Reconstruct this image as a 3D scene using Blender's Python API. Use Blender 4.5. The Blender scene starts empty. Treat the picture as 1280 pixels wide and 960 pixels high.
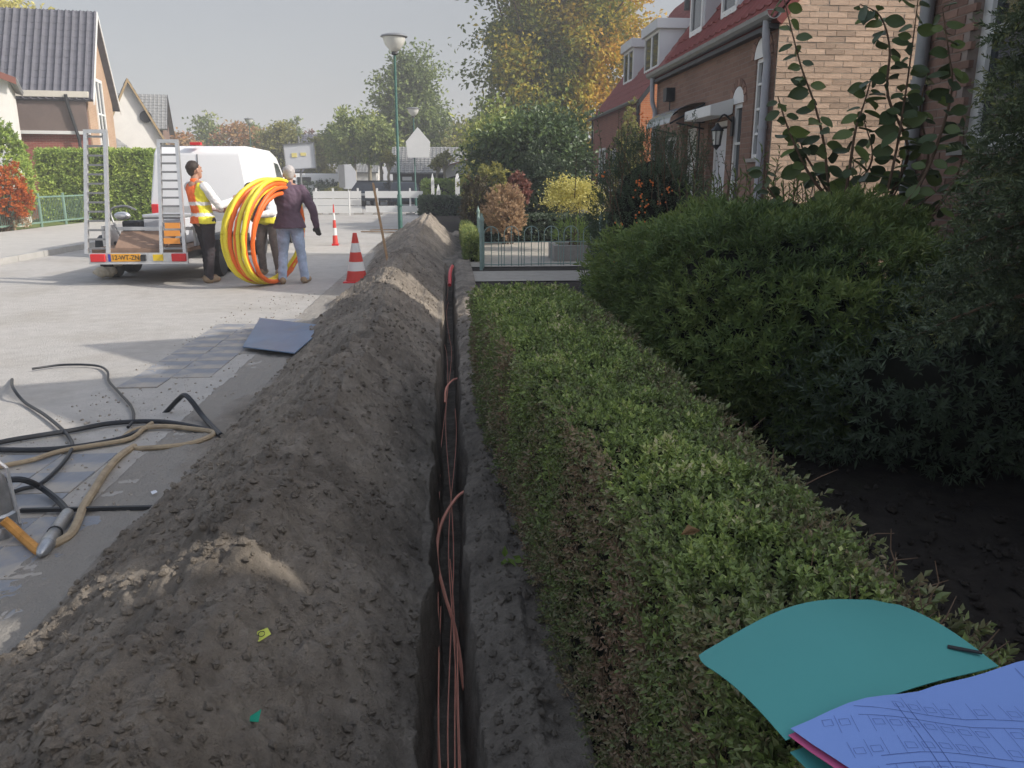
import bpy, bmesh, math, random
import numpy as np
from math import sin, cos, tan, pi, radians, sqrt, atan2
from mathutils import Vector, Matrix

# ------------------------------------------------------------------ camera, light, exposure
S = bpy.context.scene
COL = S.collection
CAM_H = 1.5
cam_d = bpy.data.cameras.new('camera'); cam = bpy.data.objects.new('camera', cam_d); COL.objects.link(cam)
cam.location = (0, 0, CAM_H); cam.rotation_euler = (radians(90 - 14.306), 0, radians(-4.322))
cam_d.sensor_width = 36.0; cam_d.lens = 28.125; cam_d.clip_start = 0.05; cam_d.clip_end = 3000
S.camera = cam
SUN_EL, SUN_PHI = radians(33), radians(17)            # phi: from +X towards -Y
sun_dir = Vector((cos(SUN_PHI) * cos(SUN_EL), -sin(SUN_PHI) * cos(SUN_EL), sin(SUN_EL)))
W = bpy.data.worlds.new('World'); S.world = W; W.use_nodes = True
nt = W.node_tree; nt.nodes.clear()
wo = nt.nodes.new('ShaderNodeOutputWorld'); bg = nt.nodes.new('ShaderNodeBackground')
sky = nt.nodes.new('ShaderNodeTexSky'); sky.sky_type = 'NISHITA'; sky.sun_disc = False
sky.sun_elevation = SUN_EL; sky.sun_rotation = radians(90) + SUN_PHI
sky.air_density = 1.0; sky.dust_density = 2.5; sky.ozone_density = 1.0
# pale bright autumn haze low in the sky, the same all the way round the horizon
tc = nt.nodes.new('ShaderNodeTexCoord'); sx = nt.nodes.new('ShaderNodeSeparateXYZ')
mr = nt.nodes.new('ShaderNodeMapRange'); mr.interpolation_type = 'SMOOTHSTEP'
mr.inputs['From Min'].default_value = 0.16; mr.inputs['From Max'].default_value = 0.60
mr.inputs['To Min'].default_value = 0.75; mr.inputs['To Max'].default_value = 0.0
mixc = nt.nodes.new('ShaderNodeMix'); mixc.data_type = 'RGBA'
mixc.inputs['B'].default_value = (1.10, 1.085, 1.07, 1)
nt.links.new(tc.outputs['Generated'], sx.inputs[0]); nt.links.new(sx.outputs['Z'], mr.inputs['Value'])
nt.links.new(mr.outputs[0], mixc.inputs['Factor']); nt.links.new(sky.outputs[0], mixc.inputs['A'])
hs = nt.nodes.new('ShaderNodeHueSaturation'); hs.inputs['Saturation'].default_value = 0.62     # the camera's warm white balance
nt.links.new(mixc.outputs['Result'], hs.inputs['Color']); nt.links.new(hs.outputs['Color'], bg.inputs['Color']); nt.links.new(bg.outputs[0], wo.inputs['Surface'])
bg.inputs['Strength'].default_value = 0.15
sun_d = bpy.data.lights.new('sun', 'SUN'); sun_d.energy = 2.5; sun_d.angle = radians(0.55); sun_d.color = (1.0, 0.94, 0.86)
sun = bpy.data.objects.new('sun', sun_d); COL.objects.link(sun); sun.location = (30, -10, 30)
sun.rotation_euler = sun_dir.to_track_quat('Z', 'Y').to_euler()
S.view_settings.view_transform = 'Standard'; S.view_settings.look = 'None'
S.view_settings.exposure = 0.85; S.view_settings.gamma = 1.0; S.view_settings.use_curve_mapping = False
S.cycles.max_bounces = 6; S.cycles.transparent_max_bounces = 6

rng = np.random.default_rng(7); random.seed(7)

# ------------------------------------------------------------------ materials
def _n(nt, t, **kw):
    n = nt.nodes.new(t)
    for k, v in kw.items(): setattr(n, k, v)
    return n
def mat(name, col, rough=0.7, spec=0.3, metal=0.0, var=0.0, scale=8.0, bump=0.0, bscale=None, objvar=0.0, stain=None, trans=0.0, emit=0):
    m = bpy.data.materials.new(name); m.use_nodes = True; nt = m.node_tree; b = nt.nodes['Principled BSDF']
    b.inputs['Base Color'].default_value = (*col, 1); b.inputs['Roughness'].default_value = rough
    b.inputs['Specular IOR Level'].default_value = spec; b.inputs['Metallic'].default_value = metal
    tc = _n(nt, 'ShaderNodeTexCoord'); src = None
    if var > 0 or objvar > 0 or stain:
        last = None
        rgb = _n(nt, 'ShaderNodeRGB'); rgb.outputs[0].default_value = (*col, 1); last = rgb.outputs[0]
        if stain:
            nz = _n(nt, 'ShaderNodeTexNoise'); nz.inputs['Scale'].default_value = stain[1]; nz.inputs['Detail'].default_value = 8; nz.inputs['Roughness'].default_value = .65
            nt.links.new(tc.outputs['Object'], nz.inputs['Vector'])
            mp = _n(nt, 'ShaderNodeMapRange'); mp.inputs['From Min'].default_value = stain[2]; mp.inputs['From Max'].default_value = stain[3]
            nt.links.new(nz.outputs['Fac'], mp.inputs['Value'])
            mx = _n(nt, 'ShaderNodeMix', data_type='RGBA'); mx.inputs['B'].default_value = (*stain[0], 1)
            nt.links.new(mp.outputs[0], mx.inputs['Factor']); nt.links.new(last, mx.inputs['A']); last = mx.outputs['Result']
        if var > 0:
            nz = _n(nt, 'ShaderNodeTexNoise'); nz.inputs['Scale'].default_value = scale; nz.inputs['Detail'].default_value = 7; nz.inputs['Roughness'].default_value = .7
            nt.links.new(tc.outputs['Object'], nz.inputs['Vector'])
            mp = _n(nt, 'ShaderNodeMapRange'); mp.inputs['From Min'].default_value = .25; mp.inputs['From Max'].default_value = .75
            mp.inputs['To Min'].default_value = 1 - var; mp.inputs['To Max'].default_value = 1 + var
            nt.links.new(nz.outputs['Fac'], mp.inputs['Value'])
            mx = _n(nt, 'ShaderNodeMix', data_type='RGBA', blend_type='MULTIPLY'); mx.inputs['Factor'].default_value = 1
            nt.links.new(last, mx.inputs['A']); nt.links.new(mp.outputs[0], mx.inputs['B']); last = mx.outputs['Result']
        if objvar > 0:
            oi = _n(nt, 'ShaderNodeObjectInfo'); gi = _n(nt, 'ShaderNodeNewGeometry'); ad = _n(nt, 'ShaderNodeMath', operation='ADD'); fr_ = _n(nt, 'ShaderNodeMath', operation='FRACT'); mp = _n(nt, 'ShaderNodeMapRange')
            mp.inputs['To Min'].default_value = 1 - objvar; mp.inputs['To Max'].default_value = 1 + objvar
            nt.links.new(oi.outputs['Random'], ad.inputs[0]); nt.links.new(gi.outputs['Random Per Island'], ad.inputs[1]); nt.links.new(ad.outputs[0], fr_.inputs[0]); nt.links.new(fr_.outputs[0], mp.inputs['Value'])
            hs = _n(nt, 'ShaderNodeHueSaturation'); nt.links.new(mp.outputs[0], hs.inputs['Value']); nt.links.new(last, hs.inputs['Color'])
            last = hs.outputs['Color']
        nt.links.new(last, b.inputs['Base Color'])
    if bump > 0:
        nz = _n(nt, 'ShaderNodeTexNoise'); nz.inputs['Scale'].default_value = bscale or scale * 4; nz.inputs['Detail'].default_value = 8; nz.inputs['Roughness'].default_value = .7
        nt.links.new(tc.outputs['Object'], nz.inputs['Vector'])
        bp = _n(nt, 'ShaderNodeBump'); bp.inputs['Strength'].default_value = bump; bp.inputs['Distance'].default_value = .02
        nt.links.new(nz.outputs['Fac'], bp.inputs['Height']); nt.links.new(bp.outputs[0], b.inputs['Normal'])
    return m
def leafmat(name, cols, rough=0.5, spec=0.35, transl=0.3):
    """cols: list of (position, rgb) looked up by each leaf's own tint"""
    m = bpy.data.materials.new(name); m.use_nodes = True; nt = m.node_tree; b = nt.nodes['Principled BSDF']; out = nt.nodes['Material Output']
    at = _n(nt, 'ShaderNodeAttribute'); at.attribute_name = 'tint'
    cr = _n(nt, 'ShaderNodeValToRGB'); el = cr.color_ramp.elements
    el[0].position = cols[0][0]; el[0].color = (*cols[0][1], 1); el[1].position = cols[-1][0]; el[1].color = (*cols[-1][1], 1)
    for p, c in cols[1:-1]: e = el.new(p); e.color = (*c, 1)
    nt.links.new(at.outputs['Fac'], cr.inputs[0]); nt.links.new(cr.outputs[0], b.inputs['Base Color'])
    b.inputs['Roughness'].default_value = rough; b.inputs['Specular IOR Level'].default_value = spec
    tr = _n(nt, 'ShaderNodeBsdfTranslucent'); nt.links.new(cr.outputs[0], tr.inputs['Color'])
    mx = _n(nt, 'ShaderNodeMixShader'); mx.inputs[0].default_value = transl
    nt.links.new(b.outputs[0], mx.inputs[1]); nt.links.new(tr.outputs[0], mx.inputs[2]); nt.links.new(mx.outputs[0], out.inputs['Surface'])
    return m
def brickmat(name, c1, c2, mortar, axis='x', bw=.22, rh=.0625, scale_var=.25):
    m = bpy.data.materials.new(name); m.use_nodes = True; nt = m.node_tree; b = nt.nodes['Principled BSDF']
    tc = _n(nt, 'ShaderNodeTexCoord'); sp = _n(nt, 'ShaderNodeSeparateXYZ'); cb = _n(nt, 'ShaderNodeCombineXYZ')
    nt.links.new(tc.outputs['Object'], sp.inputs[0])
    nt.links.new(sp.outputs['X' if axis == 'x' else 'Y'], cb.inputs['X']); nt.links.new(sp.outputs['Z'], cb.inputs['Y'])
    br = _n(nt, 'ShaderNodeTexBrick'); br.inputs['Scale'].default_value = 1; br.inputs['Brick Width'].default_value = bw; br.inputs['Row Height'].default_value = rh
    br.inputs['Mortar Size'].default_value = .006; br.inputs['Color1'].default_value = (*c1, 1); br.inputs['Color2'].default_value = (*c2, 1); br.inputs['Mortar'].default_value = (*mortar, 1)
    br.inputs['Bias'].default_value = -.1; br.inputs['Mortar Smooth'].default_value = .3
    nt.links.new(cb.outputs[0], br.inputs['Vector'])
    nz = _n(nt, 'ShaderNodeTexNoise'); nz.inputs['Scale'].default_value = 1.3; nz.inputs['Detail'].default_value = 8
    nt.links.new(tc.outputs['Object'], nz.inputs['Vector'])
    mp = _n(nt, 'ShaderNodeMapRange'); mp.inputs['To Min'].default_value = 1 - scale_var; mp.inputs['To Max'].default_value = 1 + scale_var
    nt.links.new(nz.outputs['Fac'], mp.inputs['Value'])
    mx = _n(nt, 'ShaderNodeMix', data_type='RGBA', blend_type='MULTIPLY'); mx.inputs['Factor'].default_value = 1
    nt.links.new(br.outputs['Color'], mx.inputs['A']); nt.links.new(mp.outputs[0], mx.inputs['B']); nt.links.new(mx.outputs['Result'], b.inputs['Base Color'])
    bp = _n(nt, 'ShaderNodeBump'); bp.inputs['Strength'].default_value = .6; bp.inputs['Distance'].default_value = .01; bp.invert = True
    nt.links.new(br.outputs['Fac'], bp.inputs['Height']); nt.links.new(bp.outputs[0], b.inputs['Normal'])
    b.inputs['Roughness'].default_value = .9; b.inputs['Specular IOR Level'].default_value = .2
    return m
def glassmat(name, col=(.03, .035, .04), rough=.05):
    return mat(name, col, rough=rough, spec=.8)

MT = dict(
    white=mat('white_paint', (.72, .72, .70), .5, var=.06, scale=3),
    cream=mat('cream_paint', (.62, .58, .50), .6, var=.06, scale=3),
    offwhite=mat('offwhite_panel', (.55, .56, .58), .5, var=.05, scale=2),
    render=mat('white_render', (.72, .70, .66), .85, var=.08, scale=1.5, bump=.1, bscale=60),
    dark=mat('dark_paint', (.03, .032, .035), .5, var=.2, scale=10),
    black=mat('black_rubber', (.018, .018, .02), .55, var=.3, scale=20),
    zinc=mat('zinc', (.24, .245, .25), .45, metal=.4, var=.15, scale=6),
    pipe=mat('grey_pvc', (.36, .37, .40), .4, var=.08, scale=6),
    alu=mat('aluminium', (.62, .63, .64), .38, metal=.6, var=.12, scale=12),
    steel=mat('worn_steel', (.40, .41, .42), .35, metal=.8, var=.35, scale=14, bump=.15, bscale=60),
    wood=mat('plywood', (.26, .17, .12), .7, var=.25, scale=6),
    rawwood=mat('raw_wood', (.30, .19, .10), .8, var=.3, scale=14),
    bark=mat('bark', (.10, .075, .055), .9, var=.4, scale=14, bump=.6, bscale=30),
    palebark=mat('pale_bark', (.30, .27, .20), .9, var=.35, scale=10, bump=.4, bscale=30),
    twig=mat('twig', (.13, .085, .055), .85, var=.3, scale=40),
    green=mat('green_metal', (.26, .36, .32), .5, var=.2, scale=12),
    post_green=mat('lamp_green', (.05, .13, .105), .45, var=.15, scale=8),
    glass=glassmat('window_glass'), carglass=glassmat('car_glass', (.02, .024, .028)),
    milk=mat('lamp_glass', (.62, .62, .58), .3),
    red=mat('red_plastic', (.62, .03, .035), .35, var=.1), yellow=mat('yellow_film', (.72, .50, .03), .45),
    plate=mat('plate_orange', (.72, .34, .03), .5), blue=mat('blue_film', (.03, .06, .35), .5),
    tileA=mat('red_roof_tile', (.235, .07, .06), .75, var=.25, scale=5), tileD=mat('dark_roof_tile', (.105, .105, .125), .55, var=.25, scale=4),
    tileG=mat('grey_roof_tile', (.24, .24, .235), .8, var=.3, scale=4),
    mortar=mat('mortar', (.68, .61, .50), .95, var=.15, scale=14, bump=.3, bscale=90),
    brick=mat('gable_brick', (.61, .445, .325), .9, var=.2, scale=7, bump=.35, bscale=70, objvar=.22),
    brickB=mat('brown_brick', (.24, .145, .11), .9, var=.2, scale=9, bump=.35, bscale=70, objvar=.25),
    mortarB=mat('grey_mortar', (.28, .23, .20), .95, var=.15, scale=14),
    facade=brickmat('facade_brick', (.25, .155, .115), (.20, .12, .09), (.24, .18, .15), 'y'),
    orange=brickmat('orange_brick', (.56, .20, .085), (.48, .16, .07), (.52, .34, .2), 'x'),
    orangeY=brickmat('orange_brick_shaded', (.26, .10, .07), (.2, .08, .06), (.24, .16, .12), 'y'),  # same orange brick darkened, the street wall's shade put into its colour
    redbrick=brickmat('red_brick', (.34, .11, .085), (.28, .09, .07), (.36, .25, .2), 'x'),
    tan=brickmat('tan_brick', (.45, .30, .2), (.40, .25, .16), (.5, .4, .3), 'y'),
    leafcore=mat('leaf_shade_core', (.016, .016, .010), .95, var=.5, scale=30),  # near black: the shade in gaps between leaves, put into the colour
    concrete=mat('concrete', (.33, .31, .28), .9, var=.2, scale=10, bump=.3, bscale=60),
    skin=mat('skin', (.42, .24, .17), .55, var=.06, scale=20), hair=mat('dark_hair', (.035, .025, .02), .6, var=.4, scale=60),
    greyhair=mat('grey_hair', (.45, .42, .40), .6, var=.2, scale=60),
    hiorange=mat('hivis_orange', (.85, .16, .04), .6, var=.08, scale=14), hiyellow=mat('hivis_yellow', (.82, .75, .06), .6, var=.08, scale=14),
    silver=mat('reflective_band', (.70, .70, .68), .35), shirt=mat('white_shirt', (.74, .73, .72), .8, var=.08, scale=10),
    jacket=mat('purple_grey_jacket', (.115, .075, .105), .85, var=.15, scale=16, bump=.2, bscale=50),
    jeans=mat('pale_jeans', (.36, .45, .60), .85, var=.35, scale=9, bump=.2, bscale=60), trousers=mat('dark_trousers', (.045, .038, .042), .85, var=.25, scale=12),
    workpants=mat('grey_trousers', (.20, .17, .15), .85, var=.35, scale=8), shoe=mat('tan_shoe', (.30, .22, .14), .8, var=.2), glove=mat('dark_glove', (.06, .06, .055), .8),
    pipeo=mat('orange_pipe', (.85, .17, .03), .42, var=.08, scale=9), pipey=mat('yellow_pipe', (.80, .66, .05), .42, var=.08, scale=9),
    hose=mat('black_hose', (.022, .024, .028), .4, var=.4, scale=14), hosetan=mat('dusty_hose', (.34, .27, .18), .7, var=.35, scale=12),
    hoseo=mat('orange_hose', (.52, .25, .06), .6, var=.4, scale=14),
    cableo=mat('orange_cable', (.95, .42, .30), .5, var=.2, scale=9),
    car=mat('dark_blue_paint', (.022, .036, .055), .25, spec=.6), carwhite=mat('white_van_paint', (.78, .78, .78), .3, spec=.5, var=.03, scale=2),
    teal=mat('teal_card', (.075, .30, .285), .62, spec=.25, var=.04, scale=5), sheet=mat('blue_grey_sheet', (.115, .175, .265), .38, spec=.5, var=.2, scale=3, stain=((.20, .20, .20), 2.5, .58, .8)),
    tag_y=mat('yellow_paper', (.62, .66, .12), .7), tag_g=mat('green_plastic', (.02, .32, .20), .5), tag_w=mat('white_paper', (.75, .76, .80), .7),
)

# ------------------------------------------------------------------ scene graph helpers
LOC = {}
def tag(o, label=None, cat=None, group=None, kind=None):
    if label: o['label'] = label
    if cat: o['category'] = cat
    if group: o['group'] = group
    if kind: o['kind'] = kind
    return o
def thing(name, label, cat, loc=(0, 0, 0), group=None):
    o = bpy.data.objects.new(name, None); COL.objects.link(o); o.location = loc; o.empty_display_size = .2
    LOC[o.name] = Vector(loc); return tag(o, label, cat, group)
def link(name, me, parent=None, loc=None):
    o = bpy.data.objects.new(name, me); COL.objects.link(o)
    if parent is not None: o.parent = parent
    if loc is not None: o.location = loc
    LOC[o.name] = (LOC.get(parent.name, Vector()) if parent is not None else Vector()) + Vector(loc or (0, 0, 0))
    return o
def copy_tree(o, parent=None):
    c = o.copy(); COL.objects.link(c); LOC[c.name] = LOC.get(o.name, Vector())
    if parent is not None: c.parent = parent
    for ch in o.children: copy_tree(ch, c)
    return c
def np_mesh(name, verts, faces, mats, smooth=False, tint=None, mi=None):
    """verts (n,3) array; faces (m,k) array of one size k"""
    me = bpy.data.meshes.new(name); verts = np.asarray(verts, np.float32); faces = np.asarray(faces, np.int32)
    m, k = faces.shape
    me.vertices.add(len(verts)); me.vertices.foreach_set('co', verts.ravel())
    me.loops.add(m * k); me.loops.foreach_set('vertex_index', faces.ravel())
    me.polygons.add(m); me.polygons.foreach_set('loop_start', np.arange(0, m * k, k, dtype=np.int32))
    me.polygons.foreach_set('use_smooth', np.full(m, smooth, bool))
    if mi is not None: me.polygons.foreach_set('material_index', np.asarray(mi, np.int32))
    me.update(calc_edges=True)
    for mm in (mats if isinstance(mats, (list, tuple)) else [mats]): me.materials.append(mm)
    if tint is not None:
        a = me.attributes.new('tint', 'FLOAT', 'FACE'); a.data.foreach_set('value', np.asarray(tint, np.float32))
    return me
def V(*a): return Vector(a)
def frame_of(d):
    d = Vector(d).normalized(); u = d.orthogonal().normalized(); return u, d.cross(u).normalized(), d
def catmull(pts, sub=6):
    P = [Vector(p) for p in pts]
    if len(P) < 3: return P
    P = [2 * P[0] - P[1]] + P + [2 * P[-1] - P[-2]]; out = []
    for i in range(1, len(P) - 2):
        for k in range(sub):
            t = k / sub; a, b, c, d = P[i - 1], P[i], P[i + 1], P[i + 2]
            out.append(.5 * ((2 * b) + (c - a) * t + (2 * a - 5 * b + 4 * c - d) * t * t + (3 * b - a - 3 * c + d) * t ** 3))
    return out + [P[-2]]
class MB:
    """collects shapes; build() links them as ONE mesh object"""
    def __init__(s): s.v = []; s.f = []; s.mi = []; s.cur = 0
    def mat(s, i): s.cur = i; return s
    def add(s, vs, fs):
        o = len(s.v); s.v += [tuple(p) for p in vs]; s.f += [tuple(i + o for i in f) for f in fs]; s.mi += [s.cur] * len(fs); return s
    def box(s, x0, y0, z0, x1, y1, z1):
        vs = [(x, y, z) for z in (z0, z1) for y in (y0, y1) for x in (x0, x1)]
        return s.add(vs, [(0, 2, 3, 1), (4, 5, 7, 6), (0, 1, 5, 4), (2, 6, 7, 3), (0, 4, 6, 2), (1, 3, 7, 5)])
    def bar(s, p0, p1, w, h, up=(0, 0, 1)):
        p0, p1 = Vector(p0), Vector(p1); d = (p1 - p0).normalized(); up = Vector(up)
        r = d.cross(up)
        if r.length < 1e-4: r = d.orthogonal()
        r.normalize(); u = r.cross(d).normalized(); vs = []
        for p in (p0, p1):
            for a, b in ((-1, -1), (1, -1), (1, 1), (-1, 1)): vs.append(p + r * a * w / 2 + u * b * h / 2)
        return s.add(vs, [(3, 2, 1, 0), (4, 5, 6, 7), (0, 1, 5, 4), (1, 2, 6, 5), (2, 3, 7, 6), (3, 0, 4, 7)])
    def tube(s, pts, r, n=8, cap=True):
        pts = [Vector(p) for p in pts]; k = len(pts); rs = r if isinstance(r, (list, tuple)) else [r] * k
        u = None; vs = []
        for i, p in enumerate(pts):
            d = (pts[min(i + 1, k - 1)] - pts[max(i - 1, 0)])
            d = d.normalized() if d.length > 1e-9 else Vector((0, 0, 1))
            if u is None: u = d.orthogonal().normalized()
            u = (u - d * u.dot(d)); u = u.normalized() if u.length > 1e-6 else d.orthogonal().normalized()
            w = d.cross(u)
            for j in range(n):
                a = 2 * pi * j / n; vs.append(p + (u * cos(a) + w * sin(a)) * rs[i])
        fs = [(i * n + j, i * n + (j + 1) % n, (i + 1) * n + (j + 1) % n, (i + 1) * n + j) for i in range(k - 1) for j in range(n)]
        if cap: fs += [tuple(range(n - 1, -1, -1)), tuple(range((k - 1) * n, k * n))]
        return s.add(vs, fs)
    def cyl(s, p0, p1, r0, r1=None, n=12, cap=True): return s.tube([p0, p1], [r0, r0 if r1 is None else r1], n, cap)
    def ring(s, c, axis, R, r, n=32, m=8):
        u, w, d = frame_of(axis); c = Vector(c); vs = []
        for i in range(n):
            a = 2 * pi * i / n; e = u * cos(a) + w * sin(a)
            for j in range(m):
                b = 2 * pi * j / m; vs.append(c + e * (R + r * cos(b)) + d * r * sin(b))
        return s.add(vs, [(i * m + j, ((i + 1) % n) * m + j, ((i + 1) % n) * m + (j + 1) % m, i * m + (j + 1) % m) for i in range(n) for j in range(m)])
    def lathe(s, prof, c=(0, 0, 0), n=20, axis=(0, 0, 1)):
        u, w, d = frame_of(axis); c = Vector(c); vs = []
        for r, z in prof:
            for j in range(n):
                a = 2 * pi * j / n; vs.append(c + (u * cos(a) + w * sin(a)) * max(r, 1e-4) + d * z)
        k = len(prof)
        fs = [(i * n + j, i * n + (j + 1) % n, (i + 1) * n + (j + 1) % n, (i + 1) * n + j) for i in range(k - 1) for j in range(n)]
        return s.add(vs, fs + [tuple(range(n - 1, -1, -1)), tuple(range((k - 1) * n, k * n))])
    def ball(s, c, r, nu=12, nv=8, sc=(1, 1, 1)):
        c = Vector(c); vs = []; fs = []
        for i in range(nv + 1):
            t = pi * i / nv
            for j in range(nu):
                a = 2 * pi * j / nu
                vs.append(c + Vector((r * sc[0] * sin(t) * cos(a), r * sc[1] * sin(t) * sin(a), r * sc[2] * cos(t))))
        for i in range(nv):
            for j in range(nu): fs.append((i * nu + j, (i + 1) * nu + j, (i + 1) * nu + (j + 1) % nu, i * nu + (j + 1) % nu))
        return s.add(vs, fs)
    def prism(s, poly, d):
        """poly: 3-D points of a planar outline, d: extrusion vector"""
        P = [Vector(p) for p in poly]; d = Vector(d); n = len(P)
        vs = P + [p + d for p in P]
        nrm = Vector((0, 0, 0))
        for i in range(n): nrm += P[i].cross(P[(i + 1) % n])
        fl = nrm.dot(d) > 0
        a = tuple(range(n - 1, -1, -1)) if fl else tuple(range(n)); b = tuple(range(n, 2 * n)) if fl else tuple(range(2 * n - 1, n - 1, -1))
        sd = [((i, (i + 1) % n, (i + 1) % n + n, i + n) if fl else (i, i + n, (i + 1) % n + n, (i + 1) % n)) for i in range(n)]
        return s.add(vs, [a, b] + sd)
    def slab(s, a, b, c, d, t):
        a, b, c, d = map(Vector, (a, b, c, d)); n = (b - a).cross(d - a).normalized(); return s.prism([a, b, c, d], -n * t)
    def capsule(s, p0, p1, r0, r1, n=14):
        p0, p1 = Vector(p0), Vector(p1); d = (p1 - p0); L = d.length; d = d.normalized() if L > 1e-6 else Vector((0, 0, 1)); pts = []; rs = []
        for t in (-80, -55, -30, -5): pts.append(p0 + d * r0 * sin(radians(t))); rs.append(r0 * cos(radians(t)))
        for t in (5, 30, 55, 80): pts.append(p1 + d * r1 * sin(radians(t))); rs.append(r1 * cos(radians(t)))
        return s.tube(pts, rs, n)
    def build(s, name, m, parent=None, smooth=False, bevel=0, origin=None, local=False):
        ms = m if isinstance(m, (list, tuple)) else [m]; ms = [MT[x] if isinstance(x, str) else x for x in ms]
        if parent is not None and not local: off = LOC.get(parent.name, Vector())
        else: off = Vector(origin) if origin is not None else Vector()
        me = bpy.data.meshes.new(name)
        me.from_pydata([(x - off.x, y - off.y, z - off.z) for x, y, z in s.v], [], s.f)
        for x in ms: me.materials.append(x)
        if len(ms) > 1: me.polygons.foreach_set('material_index', s.mi)
        if smooth:
            me.polygons.foreach_set('use_smooth', [True] * len(me.polygons)); me.set_sharp_from_angle(angle=radians(42))
        if bevel:
            bm = bmesh.new(); bm.from_mesh(me); bmesh.ops.remove_doubles(bm, verts=bm.verts, dist=1e-5)
            es = [e for e in bm.edges if len(e.link_faces) == 2 and e.calc_face_angle(0) > radians(25)]
            bmesh.ops.bevel(bm, geom=es, offset=bevel, segments=2, profile=.5, affect='EDGES', clamp_overlap=True); bm.to_mesh(me); bm.free()
        me.update()
        return link(name, me, parent, None if (parent is not None or origin is None) else origin)

def vnoise(x, y, seed=0):
    xi = np.floor(x).astype(np.int64); yi = np.floor(y).astype(np.int64); fx = x - xi; fy = y - yi
    fx = fx * fx * (3 - 2 * fx); fy = fy * fy * (3 - 2 * fy)
    def h(a, b):
        n = (a * 374761393 + b * 668265263 + seed * 144665) & 0xffffffff
        n = ((n ^ (n >> 13)) * 1274126177) & 0xffffffff
        return ((n ^ (n >> 16)) & 0xffff) / 65535.0
    return (h(xi, yi) * (1 - fx) + h(xi + 1, yi) * fx) * (1 - fy) + (h(xi, yi + 1) * (1 - fx) + h(xi + 1, yi + 1) * fx) * fy
def fbm(x, y, oct=4, seed=0, gain=.5):
    t = np.zeros(np.broadcast(x, y).shape); a = 1; s = 0
    for k in range(oct):
        t += a * (vnoise(x * 2 ** k, y * 2 ** k, seed + k * 7) - .5); s += a; a *= gain
    return t / s * 2

# ------------------------------------------------------------------ foliage helpers
def unit(a): return a / np.maximum(np.linalg.norm(a, axis=1, keepdims=True), 1e-9)
def leaves(P, D, N, L, Wd, fold=.25, curl=0.0):
    """two-triangle folded leaves: base P, along D, facing N"""
    n = len(P); D = unit(D); N = unit(N - D * np.sum(N * D, 1, keepdims=True)); R = np.cross(D, N)
    L = np.broadcast_to(np.asarray(L, float), (n,))[:, None]; Wd = np.broadcast_to(np.asarray(Wd, float), (n,))[:, None]
    mid = P + D * L * .45; lift = N * Wd * fold
    v = np.stack([P, mid + R * Wd * .5 + lift, P + D * L - N * L * curl, mid - R * Wd * .5 + lift], 1).reshape(-1, 3)
    b = np.arange(n)[:, None] * 4
    f = np.stack([b + [0, 1, 2], b + [0, 2, 3]], 1).reshape(-1, 3)
    return v, f
def leaf_object(name, parent, sets, m, kind=None):
    """sets: list of (v, f, tint per leaf)"""
    off = np.array(LOC.get(parent.name, Vector())) if parent is not None else 0
    vs, fs, ts, o = [], [], [], 0
    for v, f, t in sets: vs.append(v); fs.append(f + o); ts.append(np.repeat(t, 2)); o += len(v)
    me = np_mesh(name, np.concatenate(vs) - off, np.concatenate(fs), m, tint=np.clip(np.concatenate(ts), 0, 1))
    ob = link(name, me, parent)
    if kind: ob['kind'] = kind
    return ob
def rand_dirs(n): return unit(rng.normal(size=(n, 3)))
def shoots(P, D, k, stem, L, Wd, spread=1.0, tint=None, tj=.12):
    """each shoot at P along D carries k leaves set round its stem"""
    n = len(P); D = unit(D); A = unit(np.cross(D, rand_dirs(n))); B = np.cross(D, A)
    a = (np.arange(k) * 2.4)[None, :] + rng.uniform(0, 6.28, (n, 1)); t = np.linspace(.15, 1, k)[None, :]
    rad = A[:, None] * np.cos(a)[..., None] + B[:, None] * np.sin(a)[..., None]
    st = np.broadcast_to(np.asarray(stem, float), (n,))[:, None, None]
    base = P[:, None] + D[:, None] * t[..., None] * st
    ld = rad * spread * (1.15 - .55 * t[..., None]) + D[:, None] * (.35 + .6 * t[..., None])
    ld = ld + rng.normal(size=ld.shape) * .18; nn = D[:, None] * .9 - rad * .5 + rng.normal(size=ld.shape) * .2
    sz = rng.uniform(.7, 1.2, (n, k)) * np.broadcast_to(np.asarray(1.0), (n, k))
    Lr = np.broadcast_to(np.asarray(L, float), (n,))[:, None] * sz; Wr = np.broadcast_to(np.asarray(Wd, float), (n,))[:, None] * sz
    v, f = leaves(base.reshape(-1, 3), ld.reshape(-1, 3), nn.reshape(-1, 3), Lr.ravel(), Wr.ravel())
    tt = (np.full(n, .5) if tint is None else tint)[:, None] + rng.normal(size=(n, k)) * tj + t * .1
    return v, f, tt.ravel()
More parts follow.
